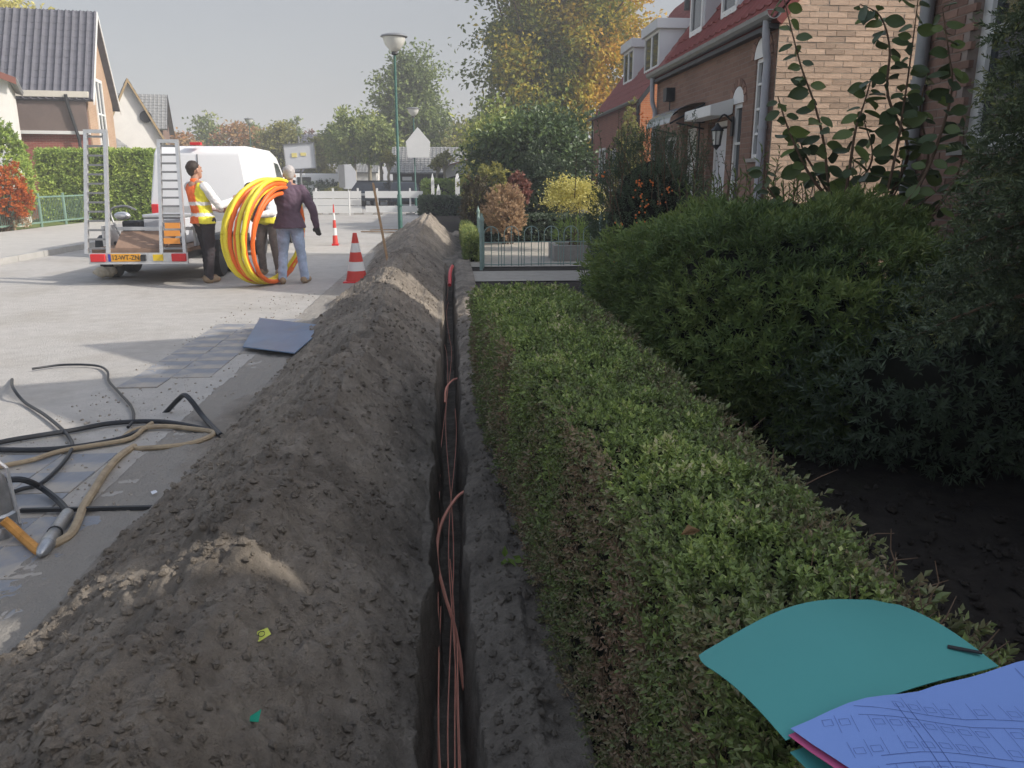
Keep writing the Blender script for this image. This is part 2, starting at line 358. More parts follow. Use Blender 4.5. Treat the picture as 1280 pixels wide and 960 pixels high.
def crown_points(c, rad, ncl, per, clr, shell=.55, lump=.25, seed=0, zmin=-1.0):
    """clump centres through a lumpy ellipsoid, then leaf points round each clump"""
    d = rand_dirs(ncl * 3); d = d[d[:, 2] > zmin][:ncl]; ncl = len(d)
    lum = 1 + lump * (fbm(d[:, 0] * 2 + d[:, 2] * 1.3 + 9, d[:, 1] * 2 - d[:, 2] + 5, 3, seed) * 2)
    r = (shell + (1 - shell) * rng.uniform(0, 1, ncl) ** .6) * lum
    C = np.array(c) + d * np.array(rad) * r[:, None]
    ct = rng.uniform(0, 1, ncl)
    off = rng.normal(size=(ncl, per, 3)) * np.array([1, 1, .65]) * (clr * rng.uniform(.6, 1.3, ncl))[:, None, None]
    P = (C[:, None] + off).reshape(-1, 3); ctl = np.repeat(ct, per)
    out = unit(P - np.array(c)); D = unit(out * .6 + rng.normal(size=P.shape) * .8 + np.array([0, 0, -.15]))
    N = unit(out * .6 + np.array([0, 0, .7]) + rng.normal(size=P.shape) * .6)
    return C, P, D, N, ctl
def limbs(mb, base, tips, r0, fork=.45):
    base = Vector(base)
    for t in tips:
        t = Vector(t); m = base.lerp(t, .5) + Vector((0, 0, (t - base).length * .08)) + Vector(rng.normal(size=3)) * (t - base).length * .05
        mb.tube(catmull([base, m, t], 4), [r0 * (1 - .85 * i / 8) for i in range(9)], 6)
def tree(name, label, cat, base, h, cr, cz, leafm, ncl=150, per=45, clr=.5, ls=.18, group=None, trunk_r=.16, bark='bark', tintf=None, shell=.5, lump=.3, seed=0, zmin=-.8, nl=9, trunk_top=None):
    base = Vector(base); t = thing(name, label, cat, base, group)
    c = base + Vector((0, 0, cz)); C, P, D, N, ct = crown_points(c, cr, ncl, per, clr, shell, lump, seed, zmin)
    mb = MB(); top = base + Vector((rng.normal() * .1, rng.normal() * .1, trunk_top or (cz + cr[2] * .55))); k = 7
    pts = [base.lerp(top, i / k) + Vector((rng.normal(), rng.normal(), 0)) * trunk_r * .25 * (0 < i < k) for i in range(k + 1)]
    mb.tube(pts, [trunk_r * (1.25 if i == 0 else 1 - .8 * i / k) for i in range(k + 1)], 8)
    idx = rng.choice(len(C), min(nl, len(C)), replace=False)
    for i in idx:
        tip = Vector(C[i]); z0 = base.z + max(.35 * (tip.z - base.z), min(cz - cr[2] * .7, (tip.z - base.z) * .75))
        st = base.lerp(top, min(.98, max(.1, (z0 - base.z) / (top.z - base.z)))); limbs(mb, st, [tip], trunk_r * .42)
    mb.build('trunk', bark, t, smooth=True)
    v, f = leaves(P, D, N, ls * rng.uniform(.7, 1.25, len(P)), ls * .62 * rng.uniform(.8, 1.2, len(P)))
    tt = (.25 + .5 * ct + rng.normal(size=len(P)) * .12) if tintf is None else tintf(P, ct)
    leaf_object('crown', t, [(v, f, tt)], leafm); return t
def hedge_box(name, label, x0, y0, x1, y1, h, leafm, dens=900, ls=.05, z0=0.0, group=None, cat='hedge', k=5):
    """clipped block: a dark core painted as inner shade under shoots on every face"""
    t = thing(name, label, cat, ((x0 + x1) / 2, (y0 + y1) / 2, z0), group); e = ls * 1.2
    MB().box(x0 + e, y0 + e, z0, x1 - e, y1 - e, z0 + h - e).build('branches', 'leafcore', t)
    Ps, Ns = [], []
    for (ax, lo, hi, nrm, A) in (('z', None, None, (0, 0, 1), (x1 - x0) * (y1 - y0)), ('y0', 0, 0, (0, -1, 0), (x1 - x0) * h), ('y1', 0, 0, (0, 1, 0), (x1 - x0) * h), ('x0', 0, 0, (-1, 0, 0), (y1 - y0) * h), ('x1', 0, 0, (1, 0, 0), (y1 - y0) * h)):
        n = max(8, int(A * dens)); u = rng.uniform(0, 1, (n, 3)); p = np.array([x0, y0, z0]) + u * np.array([x1 - x0, y1 - y0, h])
        if ax == 'z': p[:, 2] = z0 + h
        elif ax[0] == 'y': p[:, 1] = y0 if ax == 'y0' else y1
        else: p[:, 0] = x0 if ax == 'x0' else x1
        p -= np.array(nrm) * rng.uniform(.3, 1.6, (n, 1)) * ls; Ps.append(p); Ns.append(np.tile(np.array(nrm, float), (n, 1)))
    P = np.concatenate(Ps); N = np.concatenate(Ns); D = N + rng.normal(size=P.shape) * .5 + np.array([0, 0, .35])
    tint = .5 + .35 * fbm(P[:, 0] * 1.5 + P[:, 2], P[:, 1] * 1.5 + P[:, 2] * 1.7, 3, 3)
    leaf_object('foliage', t, [shoots(P, D, k, ls, ls, ls * .5, 1.0, tint)], leafm); return t
def bush(name, label, c, rad, leafm, n=900, k=8, ls=.06, wd=.02, cat='shrub', group=None, stem=.05, seed=0, base=0.0, lump=.25, tintf=None, spread=1.0, up=.35, stems=True, shell=.72, core=0):
    t = thing(name, label, cat, (c[0], c[1], base), group)
    d = rand_dirs(n * 2); d = d[d[:, 2] > -.75][:n]
    lum = 1 + lump * 2 * fbm(d[:, 0] * 2.2 + 7, d[:, 1] * 2.2 + d[:, 2] * 2.6, 3, seed)
    r = (shell + (1 - shell) * rng.uniform(0, 1, len(d)) ** .5) * lum
    P = np.array(c) + d * np.array(rad) * r[:, None]; P[:, 2] = np.maximum(P[:, 2], base + .02)
    D = d + rng.normal(size=P.shape) * .35 + np.array([0, 0, up])
    tint = (.5 + .4 * fbm(P[:, 0] * 2.3 + P[:, 2] * 1.1, P[:, 1] * 2.3 + P[:, 2] * 1.9, 3, seed + 3)) if tintf is None else tintf(P)
    if core:
        cm = MB(); cm.ball(c, core, 16, 10, rad); co_ = np.array(cm.v); cm.v = [tuple(q) for q in np.stack([co_[:, 0], co_[:, 1], np.maximum(co_[:, 2], base + .01)], 1)]; cm.build('dark_core', 'leafcore', t, smooth=True)  # solid dark core in place of inner twigs and their shade
    if stems:
        mb = MB(); b = Vector((c[0], c[1], base))
        for i in rng.choice(len(P), 14, replace=False):
            q = Vector(P[i]); s0 = b + Vector((rng.normal(), rng.normal(), 0)) * .08
            mb.tube(catmull([s0, s0.lerp(q, .5) + Vector((0, 0, .1)), q], 3), [.016 - .0018 * j for j in range(7)], 5)
        mb.build('stems', 'twig', t)
    leaf_object('foliage', t, [shoots(P, D, k, stem, ls, wd, spread, tint)], leafm); return t

LM = dict(
    box=leafmat('box_leaf', [(0, (0.306, 0.200, 0.129)), (.12, (0.306, 0.232, 0.151)), (.26, (0.301, 0.243, 0.142)), (.42, (0.191, 0.203, 0.095)), (.6, (0.183, 0.237, 0.082)), (.8, (0.254, 0.337, 0.095)), (.94, (0.396, 0.459, 0.136)), (1, (0.572, 0.527, 0.313))], .42, .38, .16),
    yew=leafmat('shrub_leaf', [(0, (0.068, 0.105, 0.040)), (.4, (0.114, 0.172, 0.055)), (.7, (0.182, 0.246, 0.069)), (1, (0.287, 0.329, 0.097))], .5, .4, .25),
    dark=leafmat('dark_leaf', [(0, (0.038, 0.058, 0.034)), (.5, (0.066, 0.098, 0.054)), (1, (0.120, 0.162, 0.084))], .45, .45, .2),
    fir=leafmat('fir_needle', [(0, (0.054, 0.071, 0.039)), (.5, (0.091, 0.123, 0.064)), (.85, (0.150, 0.179, 0.084)), (1, (0.214, 0.225, 0.072))], .5, .4, .15),
    thuja=leafmat('thuja_leaf', [(0, (0.160, 0.231, 0.053)), (.5, (0.285, 0.393, 0.089)), (1, (0.536, 0.607, 0.143))], .6, .25, .3),
    gold=leafmat('golden_leaf', [(0, (.08, .13, .03)), (.35, (.16, .21, .04)), (.6, (.38, .34, .04)), (.85, (.58, .40, .05)), (1, (.62, .36, .05))], .6, .25, .35),
    mid=leafmat('green_leaf', [(0, (0.124, 0.170, 0.062)), (.5, (0.232, 0.293, 0.092)), (.85, (0.402, 0.433, 0.138)), (1, (0.526, 0.511, 0.155))], .6, .25, .3),
    olive=leafmat('olive_leaf', [(0, (0.156, 0.168, 0.060)), (.5, (0.276, 0.276, 0.090)), (1, (0.456, 0.408, 0.108))], .6, .25, .35),
    rust=leafmat('rust_leaf', [(0, (0.230, 0.184, 0.081)), (.5, (0.414, 0.265, 0.115)), (1, (0.575, 0.253, 0.115))], .6, .25, .35),
    redl=leafmat('red_leaf', [(0, (.17, .11, .07)), (1, (.28, .10, .08))], .6, .25, .3),
    orange=leafmat('orange_leaf', [(0, (0.136, 0.136, 0.043)), (.3, (0.425, 0.119, 0.025)), (1, (0.637, 0.187, 0.034))], .6, .25, .3),
    yellow=leafmat('yellow_leaf', [(0, (.30, .30, .07)), (.4, (.60, .54, .16)), (1, (.80, .74, .34))], .6, .25, .35),
    beige=leafmat('beige_flower', [(0, (.26, .17, .09)), (.5, (.42, .29, .17)), (1, (.55, .40, .27))], .8, .15, .25),
    lime=leafmat('fresh_leaf', [(0, (.12, .20, .04)), (1, (.28, .38, .08))], .5, .3, .35),
    big=leafmat('broad_leaf', [(0, (0.060, 0.084, 0.036)), (.5, (0.084, 0.126, 0.048)), (1, (0.168, 0.228, 0.060))], .42, .45, .22),
    gloss=leafmat('glossy_leaf', [(0, (0.040, 0.069, 0.029)), (.5, (0.081, 0.127, 0.046)), (.8, (0.172, 0.241, 0.069)), (1, (0.299, 0.345, 0.092))], .4, .4, .25),
    berry=leafmat('orange_berry', [(0, (.65, .16, .03)), (1, (.80, .24, .05))], .4, .4, 0.0),
    heather=leafmat('purple_leaf', [(0, (.06, .035, .035)), (.5, (.09, .08, .04)), (1, (.14, .10, .06))], .6, .25, .2),
)

# ------------------------------------------------------------------ ground
m_road = mat('street_sand', (.43, .41, .38), .92, spec=.2, var=.13, scale=6, bump=.6, bscale=45, stain=((.37, .345, .31), .9, .48, .68))
m_garden = mat('garden_earth', (.045, .037, .03), .95, spec=.15, var=.4, scale=6, bump=.8, bscale=30, stain=((.05, .06, .03), .3, .55, .7))
XL, XR, YE = -1.75, 0.24, 24.0            # the dug strip lies between these
def sheet(name, rects, m, z):
    mb = MB()
    for x0, y0, x1, y1 in rects: mb.add([(x0, y0, z), (x1, y0, z), (x1, y1, z), (x0, y1, z)], [(0, 1, 2, 3)])
    return tag(mb.build(name, m), kind='structure')
sheet('ground', [(-900, -300, XL + .1, YE - .1), (XR - .03, -300, 900, YE - .1), (-900, YE - .1, 900, 1500), (XL + .1, -300, XR - .03, -1.5)], m_garden, -.012)
sheet('road', [(-8.2, -60, XL + .12, YE - .05), (-8.2, YE - .05, -1.0, 160)], m_road, -.002)
# left pavement with a real kerb, slabs near enough to be told apart are left as relief in the sandy cover
mb = MB(); mb.box(-12.45, -60, -.1, -8.36, 160, .10); tag(mb.build('pavement', mat('sandy_pavement', (.44, .42, .385), .92, var=.12, scale=3, bump=.3, bscale=40)), kind='structure')
kb = MB(); y = 4.0
while y < 60: kb.box(-8.355, y, -.1, -8.205, y + .985, .112); y += 1.0
tag(kb.build('kerb', mat('kerb_concrete', (.38, .37, .35), .9, var=.12, scale=4)), kind='structure')
mb = MB(); mb.box(-40, -20, -.1, -12.47, 60, .06); tag(mb.build('front_lawn', mat('lawn', (.13, .17, .045), .9, var=.3, scale=5, bump=.6, bscale=60)), kind='structure')

def soil_height(x, y):
    """cross section: spoil heap, trench, narrow bank up to the hedge"""
    wob = .05 * fbm(y * .6, y * 0 + 3, 3, 11); cx = -.70 + .10 * fbm(y * .45, y * 0 + 9, 3, 5)
    hgt = .46 * (1 + .09 * fbm(y * .9, y * 0 + 1, 3, 21)); s = np.clip((y - 15.6) / 1.6, 0, 1); s = s * s * (3 - 2 * s)
    s2 = np.clip((22.3 - y) / 1.8, 0, 1); hgt = hgt * (1 - s) + .74 * s * s2; cx = cx * (1 - s) + (-.55) * s
    wl = (.80 + .10 * fbm(y * .7, y * 0 + 17, 2, 31)) * (1 + .45 * s); wr = .56 * (1 + .3 * s)
    dx = x - cx; h = np.where(dx < 0, hgt * (1 + dx / wl), hgt * (1 - dx / wr))
    rnd = .06; h = np.where(np.abs(dx) < rnd, h - hgt * .12 * (1 - np.abs(dx) / rnd), h)
    toe = .03 * np.exp(-np.maximum(-(dx) - wl, 0) * 3.0)
    h = np.where(dx < 0, np.maximum(h, toe * .7 - .008), np.maximum(h, .0))
    # lumps, runnels and clods
    on = np.clip((h - .012) / .1, 0, 1)
    big = .055 * fbm(x * 4.2, y * 3.6, 4, 41) + .05 * (np.abs(fbm(x * 2.6 + 30, y * 2.0, 3, 45)) - .25)
    rill = .034 * fbm(x * 2.2 + y * 10.0, y * 1.6 - x * 2.5, 3, 51)
    fine = .030 * np.maximum(fbm(x * 13, y * 12, 3, 61), -.3) + .022 * np.abs(fbm(x * 30, y * 27, 3, 71)) + .008 * fbm(x * 62, y * 58, 2, 73)
    h = h + on * (big + rill) + (.45 + .55 * on) * fine + (1 - on) * .012 * fbm(x * 5, y * 4, 3, 63) * (x < -.9)
    # trench
    tl = -.122 + .026 * fbm(y * 2.1, y * 0 + 4, 4, 81) + .020 * fbm(y * 9, y * 0 + 2, 3, 83); tr = .052 + .024 * fbm(y * 1.9, y * 0 + 7, 4, 91) + .018 * fbm(y * 8, y * 0 + 8, 3, 93)
    s3 = np.clip((15.2 - y) / .7, 0, 1)
    inside = np.clip(np.minimum((x - tl) / .035, (tr - x) / .035), 0, 1) * s3
    bank = np.where(x > tr, .05 * np.clip((x - tr) / .10, 0, 1) + .03 * fbm(x * 8, y * 6, 3, 99) * np.clip((x - tr) / .05, 0, 1), 0); h = h + bank
    edge = np.where((x > tl - .30) & (x <= tl), .025 * fbm(x * 7, y * 6, 3, 98), 0); h = h + edge
    bot = -.46 + .025 * fbm(x * 9, y * 4, 3, 77)
    return h * (1 - inside) + bot * inside + wob * 0
xs = np.concatenate([np.linspace(XL, -1.3, 45, endpoint=False), np.linspace(-1.3, -.16, 150, endpoint=False), np.linspace(-.16, .09, 56, endpoint=False), np.linspace(.09, XR + .12, 26)])
ys = [-1.6]
while ys[-1] < YE: ys.append(ys[-1] + max(.0085, .0062 * abs(ys[-1])))
ys = np.array(ys); X, Y = np.meshgrid(xs, ys); Z = soil_height(X, Y); Z = np.where(X > XR - .02, np.minimum(Z, .05), Z)
Z[:, 0] = -.02; Z[:, -1] = -.03; Z[0, :] = np.minimum(Z[0, :], -.03); Z[-1, :] = -.03
jx = .004 * fbm(X * 30, Y * 30, 2, 5); verts = np.stack([X + jx, Y, Z], -1).reshape(-1, 3)
nx, ny = len(xs), len(ys); ii = (np.arange(ny - 1)[:, None] * nx + np.arange(nx - 1)[None, :]).ravel()
m_soil = mat('dug_sand', (.31, .27, .222), .97, spec=.12, var=.32, scale=16, bump=1.0, bscale=90, stain=((.185, .160, .132), 2.2, .42, .62))
_nt = m_soil.node_tree; _b = _nt.nodes['Principled BSDF']; _a = _n(_nt, 'ShaderNodeAttribute'); _a.attribute_name = 'sandy'; _m = _n(_nt, 'ShaderNodeMix', data_type='RGBA'); _m.inputs['B'].default_value = (.36, .335, .30, 1)
_nt.links.new(_a.outputs['Fac'], _m.inputs['Factor']); _nt.links.new(_b.inputs['Base Color'].links[0].from_socket, _m.inputs['A']); _nt.links.new(_m.outputs['Result'], _b.inputs['Base Color'])
tag(link('dug_soil', np_mesh('dug_soil', verts, np.stack([ii, ii + 1, ii + nx + 1, ii + nx], 1), m_soil, smooth=True)), kind='structure')
_sd = np.clip((-1.24 + .28 * fbm(X * 1.7, Y * 1.1, 4, 301) - X) / .22 + .35 * fbm(X * 9, Y * 7, 3, 303), 0, 1); _sd = _sd * np.clip(1 - (Z - .02) / .06, 0, 1)
_at = bpy.data.objects['dug_soil'].data.attributes.new('sandy', 'FLOAT', 'POINT'); _at.data.foreach_set('value', _sd.ravel().astype(np.float32))
def soil_z(x, y): return float(soil_height(np.array([x], float), np.array([y], float))[0])

# loose clods and crumbs over the heap
def clods(name, n, x0, x1, y0, y1, r0, r1, m, zf):
    base = MB(); base.ball((0, 0, 0), 1, 6, 4, (1, 1, .75)); bv = np.array(base.v); bf = [f for f in base.f]
    u = rng.uniform(0, 1, n); yy = y0 * (y1 / y0) ** u; xx = rng.uniform(x0, x1, n); rr = r0 * (r1 / r0) ** (rng.uniform(0, 1, n) ** 2.2)
    zz = zf(xx, yy); V_ = []
    for i in range(n):
        j = 1 + rng.normal(size=bv.shape) * .22; a = rng.uniform(0, 6.28); c, s = cos(a), sin(a)
        p = bv * j * rr[i] * rng.uniform(.7, 1.3, 3); p = np.stack([p[:, 0] * c - p[:, 1] * s, p[:, 0] * s + p[:, 1] * c, p[:, 2]], 1); V_.append(p + [xx[i], yy[i], zz[i] + rr[i] * .25])
    F = np.array(bf); allF = np.concatenate([F + i * len(bv) for i in range(n)])
    return tag(link(name, np_mesh(name, np.concatenate(V_), allF, m, smooth=False)), kind='stuff')
MT['grit'] = mat('sandy_grit', (.33, .30, .26), .95, var=.3, scale=30)
cl = clods('soil_clods', 9000, -1.4, -.14, 1.1, 14, .003, .019, m_soil, lambda x, y: soil_height(x, y)); cl['label'] = 'loose clods and crumbs of earth lying over the spoil heap'
cl = clods('street_grit', 3200, -2.6, -1.25, 1.6, 11, .002, .011, MT['grit'], lambda x, y: np.zeros_like(x)); cl['label'] = 'sand crumbs and grit scattered on the paving beside the heap'
cl = clods('bed_crumbs', 2600, .8, 3.4, 1.2, 6, .005, .03, m_garden, lambda x, y: np.zeros_like(x)); cl['label'] = 'crumbly dark earth of the planting bed under the shrubs'
cl = clods('bank_crumbs', 900, .06, .28, 1.2, 9, .004, .02, m_soil, lambda x, y: soil_height(x, y)); cl['label'] = 'crumbs of earth along the foot of the hedge'

# wet concrete flags showing through the sand beside the heap
fl = thing('flagstone_strip', 'grey concrete flags showing through the sand beside the heap', 'flagstones', (-1.75, 5, 0))
m_flag = mat('flagstone', (.22, .235, .26), .55, spec=.4, var=.18, scale=4, bump=.15, bscale=40, stain=((.34, .31, .27), 2.6, .44, .60))
fm = MB().box(-.148, -.148, -.03, .148, .148, .006).build('flagstone', m_flag, fl, bevel=.004, local=True); fm.location = (0, -3, 0); base = fm; n = 0
for i in range(4):
    for j in range(24):
        x = -2.35 + .3 * i; yy = 1.9 + .3 * j
        if fbm(np.array([x * .9 + 4.]), np.array([yy * .55 + 2.]), 2, 17)[0] < .02: continue
        o = fm if n == 0 else fm.copy()
        if n: COL.objects.link(o); o.parent = fl
        o.location = (x + 1.75, yy - 5, rng.uniform(-.003, .003)); o.rotation_euler = (rng.normal() * .006, rng.normal() * .006, rng.normal() * .01); n += 1

# cables lying along the trench
def trench_cable(pts, r, m, label):
    P = [(x, y, z) for x, y, z in pts]; return tag(MB().tube(catmull(P, 5), r, 6).build('cable', m, smooth=True), label, 'cable')
for i, (ph, am, off, lab) in enumerate([(0, .022, -.080, 'thin orange cable lying leftmost along the trench floor'), (1.9, .02, -.062, 'thin orange cable second from the left in the trench'), (3.1, .02, -.040, 'thin orange cable running along the middle of the trench'),
                                        (4.4, .024, -.028, 'thin orange cable crossing over its neighbours in the trench'), (5.2, .022, -.012, 'thin orange cable second from the right in the trench'), (.8, .024, .008, 'thin orange cable lying rightmost along the trench floor')]):
    pts = []
    for k in range((34, 5, 26, 6, 12, 4)[i]):
        y = 1.5 + k * .42; a = 1.25 * am * min(1, max(0, (y - 1.6) / 2.0)); x = off * (1 if y > 2 else .8) + a * sin(y * (1.05 + .13 * i) + ph) - (.0 if y < 9 else .01)
        pts.append((min(max(x, -.095), .03), y, -.33 + .016 * i * .6 + .05 * max(0, sin(y * .55 + ph * .7)) * (y > 2.6)))
    trench_cable(pts, .0028, 'cableo', lab)
trench_cable([(.062, 4.05, -.12), (.0, 3.95, -.13), (-.075, 3.72, -.17), (-.092, 3.45, -.22), (-.055, 3.2, -.27), (-.01, 3.0, -.33), (.02, 2.7, -.40)], .0085, 'cableo', 'thicker orange tube curving out of the right trench wall')
trench_cable([(.05, 6.5, -.10), (-.01, 6.45, -.11), (-.06, 6.3, -.14), (-.07, 6.1, -.2)], .008, 'cableo', 'short orange tube crossing the trench further along')
tag(MB().tube(catmull([(-.03, 12.6, -.1), (-.02, 13.1, .04), (.015, 13.5, .09), (.02, 14.0, .05)], 5), .03, 8).build('pipe_end', 'red', smooth=True), 'red pipe end sticking out at the far end of the trench', 'pipe')

# ------------------------------------------------------------------ foreground hedge
def front_hedge():
    t = thing('box_hedge', 'long clipped box hedge beside the trench, browned on its near face', 'hedge', (.5, 2.9, 0))
    HT = .80
    def xl(y, z):                                         # left face, wider at the top, drifting with distance
        yy = np.clip(y, .3, 8); top = np.interp(yy, [.3, .95, 1.9, 2.4, 3.5, 5.3], [.41, .41, .40, .35, .235, .15]); bot = np.interp(yy, [.3, 1.9, 2.4, 4.4, 5.3], [.37, .345, .305, .21, .165])
        return bot + (top - bot) * np.clip(z / HT, 0, 1) + .022 * fbm(y * 2.2, z * 3.0, 3, 201) + .012 * fbm(y * 11, z * 11, 2, 202)
    def xr(y, z): return .82 - .03 * np.clip((y - 4.2) / 1.2, 0, 1) + .03 * fbm(y * 1.9, z * 2 + 40, 3, 203)
    def zt(x, y): return HT + .022 * fbm(x * 3.5, y * 2.6, 3, 205) - .03 * np.clip((x - .75) / .08, 0, 1)
    cm = MB(); yk = np.linspace(.45, 5.25, 40); ring = []
    for y in yk:
        a, b, c, d = float(xl(y, 0.)) + .05, float(xl(y, HT)) + .05, float(xr(y, HT)) - .05, float(xr(y, 0.)) - .05
        ring += [(a, y, .0), (b, y, HT - .05), (c, y, HT - .05), (d, y, .0)]
    k = len(yk); cm.add(ring, [(i * 4 + j, i * 4 + (j + 1) % 4, (i + 1) * 4 + (j + 1) % 4, (i + 1) * 4 + j) for i in range(k - 1) for j in range(4)] + [(0, 1, 2, 3), tuple(4 * (k - 1) + j for j in (3, 2, 1, 0))])
    cm.build('branches', 'leafcore', t)  # dark solid filling, shows as shade between the leaves
    sets = []; twigs = MB()
    for (y0, y1, dens, sz) in ((.45, 1.7, 7000, .0155), (1.7, 2.6, 5400, .0165), (2.6, 3.8, 4000, .0185), (3.8, 5.32, 3000, .021)):
        # top
        n = int((y1 - y0) * .50 * dens); y = rng.uniform(y0, y1, n); u = rng.uniform(0, 1, n); a, b = xl(y, HT), xr(y, HT); x = a + (b - a) * u
        tuft = fbm(x * 16, y * 15, 3, 208)
        z = zt(x, y) + .034 * tuft - np.abs(rng.normal(size=n)) * .016 + .022 * (rng.uniform(0, 1, n) > .965)
        lim = np.minimum(x - a, b - x); z -= .05 * np.exp(-(lim / .03))
        D = np.stack([(u - .5) * .5 + rng.normal(size=n) * .38, rng.normal(size=n) * .38, np.full(n, 1.0)], 1)
        gr = fbm(x * 2.3, y * 1.7, 3, 211); worn = np.clip((u - .5) * 1.4 + .9 * fbm(x * 5, y * 4, 3, 213) + .15 * (y < 2.4), 0, 1)
        tint = .62 + .22 * gr + .30 * tuft - .34 * worn * (rng.uniform(0, 1, n) > .3) + .06 * (y > 3.5) + .12 * fbm(x * 9, y * 8, 2, 215)
        sets.append(shoots(np.stack([x, y, z], 1), D, 7, sz * 1.7, sz, sz * .55, 1.0, tint, .10))
        # left face
        n = int((y1 - y0) * HT * dens * .95); y = rng.uniform(y0, y1, n); z = HT * rng.uniform(0.02, 1, n) ** .85
        dp = np.abs(rng.normal(size=n)) * .024; x = xl(y, z) + dp - .016 * (rng.uniform(0, 1, n) > .88) - .03 * fbm(y * 13, z * 13, 3, 226)
        D = np.stack([np.full(n, -1.0), rng.normal(size=n) * .45, .35 + rng.normal(size=n) * .45], 1)
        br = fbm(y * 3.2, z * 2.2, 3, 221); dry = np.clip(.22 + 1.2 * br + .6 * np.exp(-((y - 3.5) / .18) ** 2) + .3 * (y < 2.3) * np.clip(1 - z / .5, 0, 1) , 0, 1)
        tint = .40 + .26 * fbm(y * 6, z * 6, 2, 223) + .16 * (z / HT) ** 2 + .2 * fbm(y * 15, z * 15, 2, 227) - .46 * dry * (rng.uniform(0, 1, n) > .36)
        keep = rng.uniform(0, 1, n) > .15 + .3 * dry + .25 * (fbm(y * 14, z * 14, 2, 225) < -.15)
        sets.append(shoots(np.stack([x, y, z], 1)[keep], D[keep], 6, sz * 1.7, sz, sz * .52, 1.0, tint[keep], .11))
        # right and far faces
        n = int((y1 - y0) * HT * 1800); y = rng.uniform(y0, y1, n); z = HT * rng.uniform(0, 1, n)
        sets.append(shoots(np.stack([xr(y, z) - .01, y, z], 1), np.stack([np.ones(n), rng.normal(size=n) * .4, rng.normal(size=n) * .4 + .3], 1), 6, .03, .019, .011, 1, np.full(n, .35), .1))
    n = 1500; x = rng.uniform(.17, .78, n); z = rng.uniform(0, HT, n)
    for yy, s in ((5.28, 1), (.43, -1)):
        sets.append(shoots(np.stack([x, np.full(n, yy) + rng.normal(size=n) * .015, z], 1), np.stack([rng.normal(size=n) * .4, np.full(n, s * 1.), rng.normal(size=n) * .4 + .3], 1), 6, .04, .03, .017, 1, np.full(n, .5), .1))
    leaf_object('foliage', t, sets, LM['box'])
    for i in range(420):                                  # bare twigs, upright on the face and straggling along the edges
        y = 1.0 + 4.2 * rng.uniform() ** 1.5
        if i < 300:
            z = rng.uniform(.05, HT * .8); x = float(xl(y, z)) + rng.uniform(-.004, .02); p = Vector((x, y, z)); q = p + Vector((rng.normal() * .015 - .008, rng.normal() * .03, rng.uniform(.06, .16)))
        else:
            e = rng.uniform() < .5; x = float(xr(y, HT)) - rng.uniform(-.02, .10) if e else rng.uniform(.42, .8); p = Vector((x, y, HT - .02)); q = p + Vector((rng.normal() * .03 + (.03 if e else 0), rng.normal() * .03, rng.uniform(.02, .075)))
        twigs.tube([p, p.lerp(q, .5) + Vector(rng.normal(size=3)) * .006, q], [.0019, .0014, .0007], 4, cap=False)
    tw = twigs.build('twigs', 'twig', t); tw['kind'] = 'stuff'
front_hedge()
hedge_box('box_hedge', 'low dark hedge turning into the garden past the long hedge', .90, 6.15, 2.3, 6.75, .50, LM['dark'], 1500, .035, k=6)

# green card folder lying open on the hedge with folded street plans on it
t = thing('card_folder', 'open teal card folder resting on the near hedge top', 'folder', (.6, 1.0, .83))
def sheet_patch(grid, m, name, parent, th=.0012):
    """grid: rows of points; a thin bent sheet"""
    R, Cc = len(grid), len(grid[0]); top = [Vector(p) for r in grid for p in r]; n = len(top)
    mb = MB(); mb.add(top + [p - Vector((0, 0, th)) for p in top], [(i * Cc + j, i * Cc + j + 1, (i + 1) * Cc + j + 1, (i + 1) * Cc + j) for i in range(R - 1) for j in range(Cc - 1)]
        + [(n + i * Cc + j, n + (i + 1) * Cc + j, n + (i + 1) * Cc + j + 1, n + i * Cc + j + 1) for i in range(R - 1) for j in range(Cc - 1)]
        + [(j, n + j, n + j + 1, j + 1) for j in range(Cc - 1)] + [((R - 1) * Cc + j, (R - 1) * Cc + j + 1, n + (R - 1) * Cc + j + 1, n + (R - 1) * Cc + j) for j in range(Cc - 1)]
        + [(i * Cc, (i + 1) * Cc, n + (i + 1) * Cc, n + i * Cc) for i in range(R - 1)] + [(i * Cc + Cc - 1, n + i * Cc + Cc - 1, n + (i + 1) * Cc + Cc - 1, (i + 1) * Cc + Cc - 1) for i in range(R - 1)])
    return mb.build(name, m, parent, smooth=True)
def bilerp(A, B, C, D, u, v): return Vector(A).lerp(Vector(B), u).lerp(Vector(D).lerp(Vector(C), u), v)
def bent(A, B, C, D, nu, nv, bend): return [[bilerp(A, B, C, D, i / nu, j / nv) + Vector((0, 0, bend(i / nu, j / nv))) for i in range(nu + 1)] for j in range(nv + 1)]
FA, FB, FC, FD = (0.3797, 0.7770, 0.8658), (0.7224, 0.8946, 0.8683), (0.6720, 1.0962, 0.8574), (0.3318, 0.9870, 0.8406)
g = bent(FA, FB, FC, FD, 16, 12, lambda u, v: .035 * sin(pi * u) ** 1.3 * (.35 + .65 * v) + .012 * sin(pi * v))
for r in (len(g) - 1, len(g) - 2):                         # rounded outer corners
    k = .012 if r == len(g) - 1 else .004
    g[r][0] += (Vector(FB) - Vector(FA)).normalized() * k; g[r][-1] -= (Vector(FB) - Vector(FA)).normalized() * k * 2.2
sheet_patch(g, 'teal', 'cover', t)
g = bent((0.3822, 0.7686, 0.8599), (0.7308, 0.8862, 0.8633), (0.7980, 0.5880, 0.8616), (0.5040, 0.5208, 0.8280), 12, 8, lambda u, v: -.004 - .02 * v * (1 - u)); sheet_patch(g, 'teal', 'cover', t)
